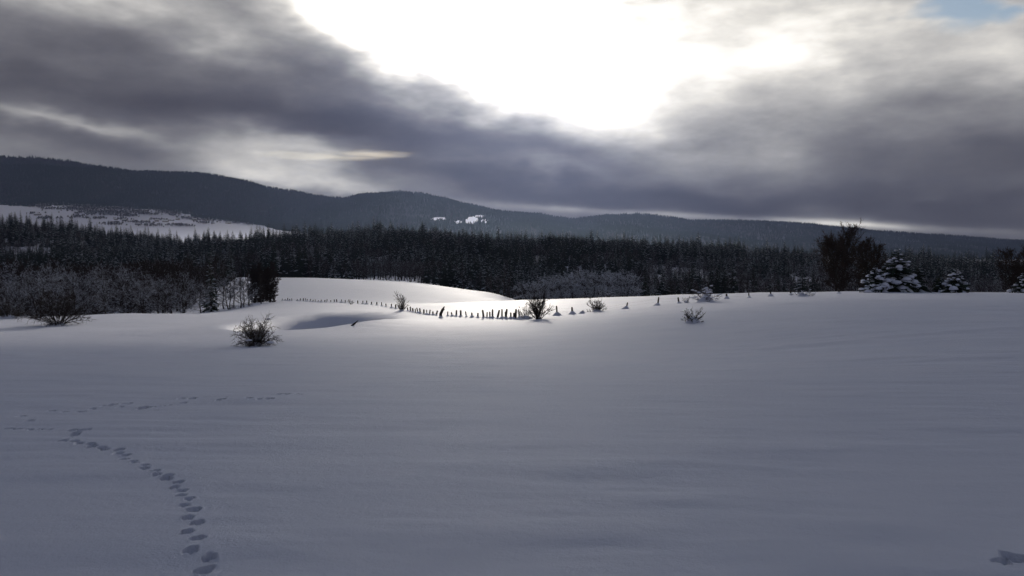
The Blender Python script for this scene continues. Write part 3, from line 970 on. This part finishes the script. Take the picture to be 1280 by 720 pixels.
# --- far woods on the mountains and round the village ---------------------------
far_c = [cone_tree(300 + i) for i in range(2)]
far_r = round_tree(310)
def village_trees():
    rn = np.random.default_rng(8)
    out = []
    def clump(px, py, w, h, n, big=1.0):
        c = hit(px, py, 1500)
        for _ in range(n):
            xx = c.x + rn.uniform(-w, w) / FPX * c.y; yy = c.y + rn.uniform(-h, h)
            out.append((c.x + rn.normal(0, .55) * w / FPX * c.y, c.y + rn.normal(0, .6) * h, rn.uniform(6, 14) * big))
    clump(135, 267, 22, 70, 260, 1.15); clump(172, 265, 10, 40, 60); clump(205, 265, 12, 30, 60); clump(87, 262, 4, 20, 20, 1.3)
    clump(20, 256, 14, 25, 60); clump(45, 257, 14, 20, 50); clump(65, 256, 10, 25, 40); clump(105, 258, 16, 25, 70); clump(60, 262, 8, 20, 22)
    clump(235, 274, 16, 25, 60); clump(255, 276, 12, 30, 60); clump(290, 279, 12, 20, 40); clump(175, 279, 20, 12, 50); clump(200, 276, 14, 12, 34)
    clump(215, 270, 8, 12, 20); clump(120, 274, 14, 14, 34); clump(45, 268, 10, 10, 20); clump(310, 281, 10, 15, 30); clump(150, 275, 12, 12, 30)
    clump(173, 257, 3, 20, 5, 1.0); clump(177, 255, 2, 10, 3); clump(170, 254, 1.5, 10, 3); clump(265, 270, 14, 30, 60); clump(300, 275, 14, 30, 60)
    for px, py, w, dp, n in ((100, 262, 26, 70, 170), (150, 262, 16, 60, 120), (215, 268, 12, 40, 60), (50, 259, 16, 40, 60), (180, 268, 16, 40, 70), (110, 266, 12, 60, 50), (160, 271, 12, 40, 44), (140, 281, 16, 30, 50), (225, 283, 16, 30, 50), (60, 274, 16, 25, 40), (120, 254, 26, 60, 130), (40, 252, 44, 60, 220),
                             (85, 253, 22, 60, 110), (200, 260, 16, 60, 90), (235, 267, 20, 60, 100), (270, 272, 20, 60, 100), (185, 283, 14, 30, 40), (95, 272, 8, 40, 26), (255, 280, 10, 30, 30)):
        clump(px, py, w, dp, n, 1.1)
    return np.array(out)
VT = village_trees()
vz = land(VT[:, 0], VT[:, 1])
proto = tag(obj('hedgerow_tree', far_r, None, (VT[0, 0], VT[0, 1], vz[0] - .2), (0, 0, 1), VT[0, 2]), 'small bare tree at the end of the dark village copse', 'tree')
instancer('village_copses', proto, np.stack([VT[1:, 0], VT[1:, 1], vz[1:] - .2], 1), rng.uniform(0, 6.28, len(VT) - 1), np.stack([VT[1:, 2] * 1.1, VT[1:, 2] * 1.1, VT[1:, 2]], 1),
          'dark copses and hedgerows between the snowy village fields', 'copse')
for k, n in ((0, 7000), (1, 26000), (2, 42000)):
    p0, p1 = mountain_px(k)
    p0 = max(p0, -110); p1 = min(p1, 1390)
    px = rng.uniform(p0, p1, n)
    dep = RIDGES[k][2]
    D = np.interp(px, [p for p, _ in dep], [d for _, d in dep])
    yf = RIDGES[k][4] + (-130 if k == 1 else 30)
    y = np.sqrt(rng.uniform(0, 1, n) * ((D + 40) ** 2 - yf ** 2) + yf ** 2)
    x = (px - 640) / FPX * y
    z = mountain_z(k, x, y)
    ok = np.ones(n, bool)
    if k == 2:
        zy = z / y
        v = (zy + math.tan(PITCH)) / (1 - zy * math.tan(PITCH))
        py = 360 - v * FPX
        wob = vnoise(x / 30, y / 60, 5) * 1.2
        for (cx, cy, rx, ry) in CLEAR:
            ok &= ((px - cx) / rx) ** 2 + ((py - cy) / ry) ** 2 > 0.6 + wob
    s = rng.uniform(11, 21, n) * (0.9 + 0.5 * vnoise(x / 90, y / 90, 6))
    lz = land(x, y, False)
    if k == 1:
        low = y < 3730
        ok &= ~low | (vnoise(x / 110, y / 50, 19) + (y - 3600) / 300 > 0.12)
        z = np.maximum(z, lz - .3)
    ok &= z > lz - 6
    mm = np.nonzero(ok)[0]
    i0 = mm[np.argmax(z[mm])]
    mm = mm[mm != i0]
    pr = tag(obj('summit_spruce', far_c[k % 2], None, (x[i0], y[i0], z[i0] - .5), (0, 0, 0), s[i0]),
             ('lone spruce topping the far hazy ridge', 'spruce topping the long wooded mountain', 'spruce topping the rounded wooded peak')[k], 'tree')
    instancer(('back_ridge_woods', 'mountain_woods', 'peak_woods')[k], pr, np.stack([x[mm], y[mm], z[mm] - .5], 1), rng.uniform(0, 6.28, len(mm)),
              np.stack([s[mm] * 1.25, s[mm] * 1.25, s[mm]], 1), ('spruce woods covering the far hazy ridge', 'spruce woods covering the long mountain behind the village', 'spruce woods covering the rounded peak and ridge')[k], 'forest')

# --- single trees by the field ---------------------------------------------------
def place_bare(name, label, loc, H, seed, rz=0, group=None, cat='tree', smat=M_BARK, **kw):
    lb, tw = bare_geo(seed, H, **kw)
    e = tag(empty(name, loc, rz), label, cat, group)
    obj('trunk', lb.mesh('trunk', [smat], True), e)
    obj('crown', tw.mesh('crown', [M_TWIG, M_FROST]), e)
    return e

def copy_tree(src, loc, rz, sc, label, group=None):
    c = src.copy(); COL.objects.link(c)
    c.location = loc; c.rotation_euler = (0, 0, rz); c.scale = sc if hasattr(sc, '__len__') else (sc,) * 3
    c['label'] = label
    if group: c['group'] = group
    for ch in src.children:
        d = ch.copy(); COL.objects.link(d); d.parent = c
    return c

def top_h(px, y, py_top):
    """ground point at a depth and the height that reaches a pixel row"""
    g = ground(px, y)
    return g, float(ray(px, py_top)[1]) * y - g.z

# right: the big dark broadleaf pair
g, H = top_h(1048, 122, 281)
place_bare('broadleaf_tree', 'tall dark bare broadleaf tree on the crest with a wide rounded crown', g, H, 41, 0.4, W=11, c0=.05, limbs=56, branch=9, twigs=8, stems=4, smat=M_BARKD, twig_w=.020, rise=.7, fan=.28, peak=.5)
g, H = top_h(1086, 128, 297)
place_bare('broadleaf_tree', 'lower dark bare tree between the tall broadleaf and the snowy spruces', g, H, 42, 1.4, W=8, c0=.04, limbs=48, branch=9, twigs=8, stems=3, smat=M_BARKD, twig_w=.020, rise=.7, fan=.25, peak=.45)
g, H = top_h(1272, 112, 305)
place_bare('broadleaf_tree', 'dark bare broadleaf tree behind the snowy sapling on the crest', g, H, 43, 0.9, W=8, c0=.04, limbs=48, branch=9, twigs=8, stems=3, smat=M_BARKD, twig_w=.020, rise=.7)
# dark dense tree by the hollow
g, H = top_h(337, 190, 328)
dk = place_bare('broadleaf_tree', 'dense dark tree standing over the hollow in the field', g, H, 44, 0.2, W=6.2, c0=.02, limbs=62, branch=10, twigs=9, stems=3, smat=M_BARKD, twig_w=.036, rise=.5, fan=.15)
g2, H2 = top_h(318, 196, 332)
copy_tree(dk, g2, 2.2, H2 / H, 'second dense dark tree, leaning in beside the one over the hollow')
g2, H2 = top_h(328, 199, 329)
copy_tree(dk, g2, 4.0, H2 / H, 'dense dark tree filling the gap behind the two over the hollow')
# left: frosted broadleaves along the edge
LEFT = [(8, 150, 348, 51), (47, 146, 330, 52), (92, 158, 336, 53), (131, 149, 336, 54), (178, 148, 340, 52), (205, 156, 345, 51), (250, 150, 352, 53), (286, 166, 341, 54), (304, 172, 345, 51), (228, 165, 338, 54), (152, 170, 330, 53), (22, 172, 325, 54), (70, 176, 328, 51), (112, 182, 330, 52)]
src = {}
LD = ['small frosted bare tree at the outer end of the tree line', 'large forked frosted tree rising behind the sprawling bush', 'frosted bare tree behind the gap beside the sprawling bush',
      'frosted tree with bright white upper boughs at the field edge', 'spreading frosted tree, trunk forking low, at the field edge', 'low rounded frosted tree tucked between two taller ones',
      'frosted tree just in front of the snowy spruce', 'slim frosted tree before the pale upper field', 'slender frosted tree beside the dense dark tree']
for i, (px_, y_, pt, sd) in enumerate(LEFT):
    g, H = top_h(px_, y_, pt)
    lab = LD[i] if i < len(LD) else 'frosted bare tree in the second row of the tree line'
    grp = None if i < len(LD) else 'second row of frosted trees'
    if sd not in src:
        e = place_bare('frosted_tree', lab, g, H, sd, .7 * i, grp, W=H * (1.15 if sd != 54 else .85), c0=.06, limbs=30, branch=8, twigs=6, frost=.5, stems=2 if sd in (52, 54) else 1, twig_w=.020, gnarl=.17, rise=.35, arch=.25, fan=.2)
        src[sd] = (e, H)
    else:
        s0, h0 = src[sd]
        copy_tree(s0, g, 1.9 * i, H / h0, lab, grp)
# thin trunks in front of the upper field
TH = None
for i, (px_, y_, pt) in enumerate(((279, 172, 335), (292, 176, 338), (300, 170, 340), (310, 178, 336), (326, 182, 338))):
    g, H = top_h(px_, y_, pt)
    if TH is None:
        TH = (place_bare('slim_tree', 'slim straight trunk dark against the pale upper field', g, H, 61, 0, 'slim trunks before the upper field', W=2.6, c0=.3, limbs=16, branch=5, twigs=4, twig_w=.016, rise=.8, r0=.13), H)
    else:
        copy_tree(TH[0], g, 1.3 * i, H / TH[1], 'slim straight trunk dark against the pale upper field', 'slim trunks before the upper field')
# dark broadleaf wood behind them: single trees of one kind
wood_src = None
rn = random.Random(12)
for i in range(110):
    px_ = rn.uniform(-25, 270 if i % 4 else 330); y_ = rn.uniform(195, 330)
    if px_ > 272 and y_ < 420 : y_ = rn.uniform(428, 440)
    g = ground(px_, y_)
    H = float(ray(px_, rn.uniform(318, 338))[1]) * y_ - g.z if y_ < 400 else 14
    H = min(max(H, 8), 17)
    lab = 'dark leafless tree in the wood behind the frosted tree line'
    if wood_src is None:
        wood_src = (place_bare('leafless_tree', lab, g, H, 71, 0, 'dark wood behind the frosted tree line', W=H * .8, c0=.04, limbs=30, branch=7, twigs=7, twig_w=.036, frost=.06, rise=.6), H)
    else:
        copy_tree(wood_src[0], g, rn.uniform(0, 6), H / wood_src[1], lab, 'dark wood behind the frosted tree line')
# snow-laden thicket beyond the crest
th_src = None
for i in range(16):
    px_ = 668 + (i % 8) * 17 + rn.uniform(-7, 7); y_ = 235 + 14 * (i // 8) + rn.uniform(-6, 6)
    pt = np.interp(px_, [660, 690, 735, 775, 805], [352, 345, 336, 339, 352]) + (i // 8) * -2 + rn.uniform(-1, 4)
    g, H = top_h(px_, y_, pt)
    lab = 'snow-laden thicket tree just beyond the sunlit crest'
    if th_src is None:
        th_src = (place_bare('thicket_tree', lab, g, H, 81, 0, 'snow-laden thicket beyond the crest', W=H * 1.1, c0=.12, limbs=24, branch=7, twigs=5, frost=.8, stems=2, twig_w=.045, rise=.1, arch=.8, fan=.25), H)
    else:
        copy_tree(th_src[0], g, rn.uniform(0, 6), (1.15 * H / th_src[1], 1.15 * H / th_src[1], H / th_src[1]), lab, 'snow-laden thicket beyond the crest')
# dark shrubs at the end of the upper field
for i, (px_, y_, pt) in enumerate(((622, 330, 362), (634, 300, 364), (645, 290, 363), (655, 260, 362), (668, 250, 363))):
    g, H = top_h(px_, y_, pt)
    copy_tree(wood_src[0], g, i * 1.1, H / wood_src[1] , 'low dark leafless tree where the upper field ends', 'low trees at the end of the upper field')

# spruces on the crest with pillows of snow
def place_spruce(label, loc, H, rad, seed, whorls=11, boughs=8, snow=.75, lumps=True, group=None, rz=0):
    tr, cr, sn = spruce_geo(seed, H, rad, whorls, boughs, snow, lumps=lumps)
    e = tag(empty('spruce_tree', loc, rz), label, 'tree', group)
    obj('trunk', tr.mesh('trunk', [M_BARK], True), e)
    c = obj('crown', cr.mesh('crown', [M_NEEDLE, M_NSNOW]), e)
    if lumps:
        tag(obj('snow_load', sn.mesh('snow_load', [M_SNOWP], True), c), kind='stuff')
    return e
for px_, y_, pt, wpx, sd, lab, sn_ in (
        (1122, 108, 309, 24, 91, 'tallest snow-laden spruce on the crest beside the dark broadleaf', .45),
        (1094, 106, 334, 17, 92, 'low bushy spruce bowed under thick snow, next to the tallest one', .6),
        (1146, 111, 331, 15, 93, 'dark slim spruce with little snow beside the tallest one', .25),
        (1195, 108, 335, 17, 94, 'small conical spruce thick with snow standing alone on the crest', .55),
        (1174, 113, 342, 10, 95, 'tiny dark spruce beside the lone conical one', .2),
        (1279, 106, 341, 13, 96, 'snowy spruce sapling in front of a dark bare tree', .55),
        (1108, 114, 326, 17, 97, 'dark spruce standing behind the bowed bushy one', .3)):
    g, H = top_h(px_, y_, pt)
    place_spruce(lab, g, H, wpx / FPX * y_ * 1.25, sd, snow=sn_, lumps=sn_ > .4, whorls=13, boughs=10)
g, H = top_h(263, 158, 321)
place_spruce('tall spruce with white-streaked boughs among the frosted trees', g, H, 2.3, 98, whorls=15, boughs=8, snow=.6, lumps=False)
g, H = top_h(176, 230, 314)
place_spruce('spruce with white-tipped boughs rising from the dark wood', g, H, 3.0, 99, whorls=15, boughs=8, snow=.6, lumps=False)
g, H = top_h(417, 432, 326)
place_spruce('snowy spruce at the forest edge above the pale upper field', g, H, 4.0, 90, whorls=15, boughs=9, snow=.9, lumps=False)

# --- bushes ----------------------------------------------------------------------
def mound(seed, rx, ry, h, n=22, rings=6):
    rnd = random.Random(seed); b = MB()
    ph = [rnd.uniform(0, 6.28) for _ in range(4)]
    rows = []
    for i in range(rings + 1):
        t = i / rings
        row = []
        for j in range(n):
            a = 2 * math.pi * j / n
            k = 1 + .14 * math.sin(2 * a + ph[0]) + .10 * math.sin(3 * a + ph[1]) + .06 * math.sin(5 * a + ph[2])
            r = t * k
            z = h * (0.5 + 0.5 * math.cos(math.pi * min(t, 1))) - 0.05 * h - 0.08 * t
            b.v.append(Vector((r * rx * math.cos(a), r * ry * math.sin(a), z)))
            row.append(len(b.v) - 1)
        rows.append(row)
    for i in range(rings):
        for j in range(n):
            b.f.append((rows[i][j], rows[i + 1][j], rows[i + 1][(j + 1) % n], rows[i][(j + 1) % n])); b.m.append(0)
    return b.mesh('snow_mound', [M_SNOWP], True)

def bush(name, label, loc, H, W_, seed, snow_lumps=0, mnd=None, **kw):
    lb, tw = shrub_geo(seed, H, W_, **kw)
    e = tag(empty(name, loc), label, 'bush')
    obj('stems', lb.mesh('stems', [M_BARKD]), e)
    tws = obj('twigs', tw.mesh('twigs', [M_TWIG, M_FROST]), e)
    if snow_lumps:
        rnd = random.Random(seed); sn = MB()
        for _ in range(snow_lumps):
            p = rnd.choice(tw.v)
            q = H * rnd.uniform(.05, .13)
            if p.z > .15 * H:
                sn.blob(p + Vector((0, 0, -q * .2)), q * rnd.uniform(1, 1.6), q, q * .6, 0, rnd)
        tag(obj('snow_load', sn.mesh('snow_load', [M_SNOWP], True), tws), kind='stuff')
    if mnd:
        obj('snow_mound', mound(seed + 1, *mnd), e)
    return e

def size(px_w, p):
    return px_w / FPX * p.y
def at_hit(px_, py_):
    return hit(px_, py_)
p = at_hit(321, 432)
bush('shrub', 'rounded twiggy shrub alone on the snow before the hollow', p, size(36, p), size(50, p), 401, stems=54, side=14, twigs=6, frost=.03, low=6, high=88, arch=.75, twig_w=.0085, tangle=1.0, mnd=(size(14, p), size(12, p), size(5, p)), snow_lumps=8)
p = at_hit(866, 403)
bush('shrub', 'small spiky shrub poking from a snow mound below the fence', p, size(18, p), size(27, p), 402, stems=30, side=6, twigs=3, frost=.05, low=10, high=80, arch=.15, twig_w=.011, mnd=(size(13, p), size(13, p), size(7.5, p)), snow_lumps=4)
p = at_hit(72, 406)
bush('shrub', 'sprawling dark bush with low arching branches at the field edge', p, size(46, p), size(88, p), 403, stems=48, side=11, twigs=6, frost=.03, low=4, high=85, arch=.95, twig_w=.018, mnd=(size(16, p), 1.2, size(4, p)))
p = at_hit(10, 398)
bush('shrub', 'small dark bush in the snow beside the sprawling bush', p, size(26, p), size(36, p), 404, stems=34, side=9, twigs=6, frost=.1, low=8, high=85, arch=.6, twig_w=.014, mnd=(size(16, p), 1.0, size(5, p)))
p = at_hit(673, 399)
bush('shrub', 'tall dark upright bush growing in the fence line', p, size(38, p), size(26, p), 405, stems=34, side=11, twigs=6, frost=.03, low=45, high=88, arch=.0, twig_w=.013)
p = at_hit(657, 399)
bush('shrub', 'pale wispy bush leaning against the tall dark one at the fence', p, size(24, p), size(34, p), 406, stems=22, side=7, twigs=4, frost=.3, low=25, high=85, arch=.1, twig_w=.008, mnd=(size(17, p), 1.2, size(5, p)))
p = at_hit(746, 389)
bush('shrub', 'small dark bush on the snow ridge between fence posts', p, size(16, p), size(22, p), 407, stems=30, side=8, twigs=5, frost=.05, low=15, high=85, arch=.2, twig_w=.013, mnd=(size(12, p), 1.0, size(3.5, p)))
p = at_hit(502, 388.5)
bush('sapling', 'thin pointed sapling standing in the fence line', p, size(23, p), size(10, p), 408, stems=22, side=10, twigs=4, low=45, high=90, arch=.0, twig_w=.012, mnd=(size(7, p), .8, size(2.5, p)))
p = at_hit(439, 380.5)
bush('shrub', 'tiny dark tuft among the far fence posts', p, size(6, p), size(8, p), 409, stems=9, side=5, twigs=3, low=20, high=85, arch=.1, twig_w=.02)
p = at_hit(881, 377)
bush('shrub', 'bush buried in lumpy snow by the fence', p, size(19, p), size(34, p), 410, stems=24, side=7, twigs=4, frost=.3, low=8, high=80, arch=.6, twig_w=.012, snow_lumps=85, mnd=(size(15, p), 1.3, size(7, p)))
p = at_hit(858, 378.5)
bush('shrub', 'small snowy bush next to the snow-buried bush', p, size(9, p), size(12, p), 411, stems=12, side=5, twigs=4, frost=.3, low=15, high=80, arch=.4, twig_w=.012, snow_lumps=14, mnd=(size(6, p), .6, size(2.5, p)))
p = at_hit(1004, 370)
bush('brush_pile', 'low snow-covered brush pile beside a post on the crest', p, size(11, p), size(30, p), 412, stems=16, side=6, twigs=4, frost=.3, low=4, high=55, arch=.6, twig_w=.014, snow_lumps=50, mnd=(size(12, p), .8, size(4, p)))
p = at_hit(1096, 364.5)
bush('shrub', 'round snow-covered bush at the foot of the bowed spruce', p, size(10, p), size(20, p), 413, stems=14, side=5, twigs=4, frost=.3, low=10, high=80, arch=.5, twig_w=.012, snow_lumps=36, mnd=(size(10, p), 1.0, size(5, p)))
p = ground(762, 121)
bush('shrub', 'small arching snowy bush just over the sunlit crest', p, size(9, p), size(14, p), 414, stems=8, side=4, twigs=2, frost=.6, low=20, high=80, arch=1.0, twig_w=.014, snow_lumps=9)
# leaning stump among the posts
p = at_hit(551, 397)
e = tag(empty('tree_stump', p), 'dark crooked stump leaning among the fence posts', 'stump')
b = MB(); h_ = size(14, p)
b.tube([Vector((-.05, 0, -.3)), Vector((.0, 0, h_ * .35)), Vector((h_ * .16, 0, h_ * .7)), Vector((h_ * .33, 0, h_))], [.2, .17, .15, .05], 8)
b.tube([Vector((h_ * .1, 0, h_ * .55)), Vector((h_ * .36, .05, h_ * .74))], [.08, .03], 5)
obj('trunk', b.mesh('trunk', [M_BARKD], True), e)
obj('snow_mound', mound(77, .45, .45, .35), e)
# twig poking from the snow by the hollow
p = at_hit(442, 407)
b = MB(); b.tube([Vector((-.3, 0, -.1)), Vector((0, 0, .12)), Vector((.45, 0, .5))], [.07, .10, .03], 6)
tag(obj('dead_branch', b.mesh('dead_branch', [M_BARKD], True), None, p), 'short dead branch sticking up by the shaded hollow', 'branch')

# --- fence -----------------------------------------------------------------------
FPX_D = ([340, 360, 400, 440, 480, 500, 520, 540, 560, 600, 640, 700, 760, 822, 850, 909, 936, 989, 1049, 1070],
         [205, 195, 170, 150, 128, 116, 105, 98, 93, 84, 77.5, 78, 82, 86, 88.5, 94, 95.5, 98, 101, 103])
PX = [340 + v / 8 for v in (98, 127, 150, 172, 197, 250, 280, 310, 330, 348, 378, 405, 430, 458, 490, 525, 545, 585, 620, 645, 690, 730, 770, 857, 905, 945, 992, 1045, 1095, 1138, 1192, 1237)]
PX += [480 + v / 8 for v in (115, 235, 263, 287, 313, 338, 360, 395, 425, 452, 488, 520, 635, 680, 720, 765, 822, 880, 938, 995, 1028, 1060, 1085, 1133, 1180, 1218, 1268)]
PX += [620 + v / 8 for v in (60, 97, 150, 178, 197, 235, 613, 765, 868)] + [783, 822.5, 849, 909, 936.5, 964, 989, 1049]
PX = sorted(PX)
fence = tag(empty('fence', ground(640, 77.5)), 'long low fence of weathered wooden posts crossing the snowy field', 'fence')
f0 = fence.location.copy()
rn = random.Random(3)
post_me = []
for i in range(4):
    b = MB(); r_ = .065 + .012 * i
    n = 7; q = random.Random(i)
    pts = [Vector((q.uniform(-.01, .01), q.uniform(-.01, .01), z_)) for z_ in (-.5, 0, .45, .9, 1.0)]
    b.tube(pts, [r_, r_, r_ * .95, r_ * .9, r_ * .5], n)
    post_me.append(b.mesh('post', [M_WOOD], True))
mnd_me = [mound(500 + i, .5, .5, .3, 14, 4) for i in range(3)]
tops = []
tall = {628.5: 1.15, 600.0: 1, 638.5: 1.1}
for i, px_ in enumerate(PX):
    y_ = float(np.interp(px_, *FPX_D))
    g = ground(px_, y_)
    right = px_ > 690
    hh = rn.uniform(.5, .78) if px_ < 600 else rn.uniform(.6, 1.05)
    if right: hh = {696: 1.0, 715: .75, 728: .3, 783: .75, 822: .95, 849: .7}.get(int(px_), .62)
    ln_ = rn.gauss(0, .09) - (.12 if (i % 2 and 540 < px_ < 640) else 0)
    p = obj('post', post_me[i % 4], fence, g - f0, (rn.gauss(0, .06), ln_, rn.uniform(0, 6)), (1.15, 1.15, hh))
    ms = rn.uniform(.5, 1.0) * (1.5 if right else 1.0) * (1.25 if px_ < 480 else 1.0)
    # heap of snow at the foot, undoing the post's scale and tilt
    md = obj('snow_mound', mnd_me[i % 3], p)
    md.rotation_euler = (0, 0, 0)
    md.scale = (ms / 1.15, ms / 1.15, ms * 1.05 / hh)
    tops.append((px_, g + Vector((math.sin(ln_) * hh * .8, 0, hh * .82))))
for part in (0.95, 0.5):
    b = MB()
    for (pa, a), (pb, c) in zip(tops[:-1], tops[1:]):
        if (c - a).length > 14: continue
        za = gz(a.x, a.y); zb = gz(c.x, c.y)
        q0 = Vector((a.x, a.y, za + (a.z - za) * part)); q1 = Vector((c.x, c.y, zb + (c.z - zb) * part))
        b.tube([q0 - f0, (q0 + q1) / 2 - f0 - Vector((0, 0, .03)), q1 - f0], [.0025] * 3, 3, cap=False)
    obj('wire', b.mesh('wire', [M_WIRE]), fence)

# --- village houses ---------------------------------------------------------------
def house(px_, py_, w, d, h, rz, wood, label):
    p = hit(px_, py_, 1500)
    e = tag(empty('farmhouse', p, rz), label, 'house', None)
    b = MB(); b.box((0, 0, h / 2 - 1), w, d, h + 2); obj('wall', b.mesh('wall', [M_WALLW if wood else M_WALL]), e)
    b = MB(); o = .6; rh = d * .32
    X0, X1 = -w / 2 - o, w / 2 + o; Y0, Y1 = -d / 2 - o, d / 2 + o
    A = [Vector((X0, Y0, h - .3)), Vector((X1, Y0, h - .3)), Vector((X1, Y1, h - .3)), Vector((X0, Y1, h - .3)), Vector((X0, 0, h + rh)), Vector((X1, 0, h + rh))]
    b.v = A; b.f = [(0, 1, 5, 4), (2, 3, 4, 5), (1, 2, 5), (3, 0, 4), (3, 2, 1, 0)]; b.m = [0] * 5
    rf = obj('roof', b.mesh('roof', [M_ROOF]), e)
    b = MB(); b.box((w * .2, d * .12, h + rh * .9), .9, .9, 2.2); obj('chimney', b.mesh('chimney', [M_WALL]), rf)
    for sgn in (-1, 1):
        b = MB(); b.box((sgn * w * .22, -d / 2 - .02, h * .55), 1.4, .12, 1.6); obj('window', b.mesh('window', [M_GLASS]), e)
    b = MB(); b.box((0, -d / 2 - .02, 1.2), 1.6, .12, 2.6); obj('door', b.mesh('door', [M_WALLW]), e)
HS = [(74, 261.5, 20, 12, 5, .2, 0, 'pale farmhouse beside the small dark clump on the top field'),
      (96, 266.5, 16, 11, 5, -.3, 1, 'timber barn just below the clump on the top field'),
      (47, 269, 24, 12, 4, .1, 1, 'long low timber barn alone on the white field'),
      (145, 275, 15, 10, 5, .5, 0, 'pale house at the upper end of the village row'),
      (156, 276, 18, 11, 5, -.1, 1, 'dark timber house second along the village row'),
      (183, 277.5, 20, 12, 5.5, .15, 0, 'broad pale house in the middle of the village row'),
      (196, 276.8, 14, 10, 5, .6, 1, 'small timber house in the middle of the village row'),
      (207, 277.6, 22, 12, 6, 0, 0, 'largest pale house near the lower end of the village row'),
      (232, 272, 26, 13, 5, .1, 1, 'long dark barn on the bright sunlit field'),
      (222, 275, 15, 10, 5, -.4, 0, 'pale house at the lower end of the village row'),
      (243, 275.5, 18, 12, 5, .3, 1, 'timber house against the hedge below the sunlit barn'),
      (285, 279.5, 20, 12, 5, 0, 0, 'pale house beside the last hedge on the lower field'),
      (183, 264, 18, 11, 5, .2, 1, 'timber barn under the upper copse')]
for a in HS: house(*a)

# ------------------------------------------------------------------ haze over the valley
def haze():
    b = MB(); b.box((0, 0, 210), 14000, 14000, 670)
    me = b.mesh('haze', [])
    m = bpy.data.materials.new('haze'); m.use_nodes = True
    nt = m.node_tree
    for n in list(nt.nodes): nt.nodes.remove(n)
    v = nt.nodes.new('ShaderNodeVolumePrincipled')
    v.inputs['Color'].default_value = (0.50, 0.62, 1.0, 1)
    v.inputs['Density'].default_value = HAZE_D
    v.inputs['Anisotropy'].default_value = 0.1
    o = nt.nodes.new('ShaderNodeOutputMaterial')
    nt.links.new(v.outputs[0], o.inputs['Volume'])
    me.materials.append(m)
    h = obj('haze', me)
    tag(h, 'thin blue winter haze lying over the valley', 'haze', kind='stuff')
HAZE_D = 6.5e-5
haze()
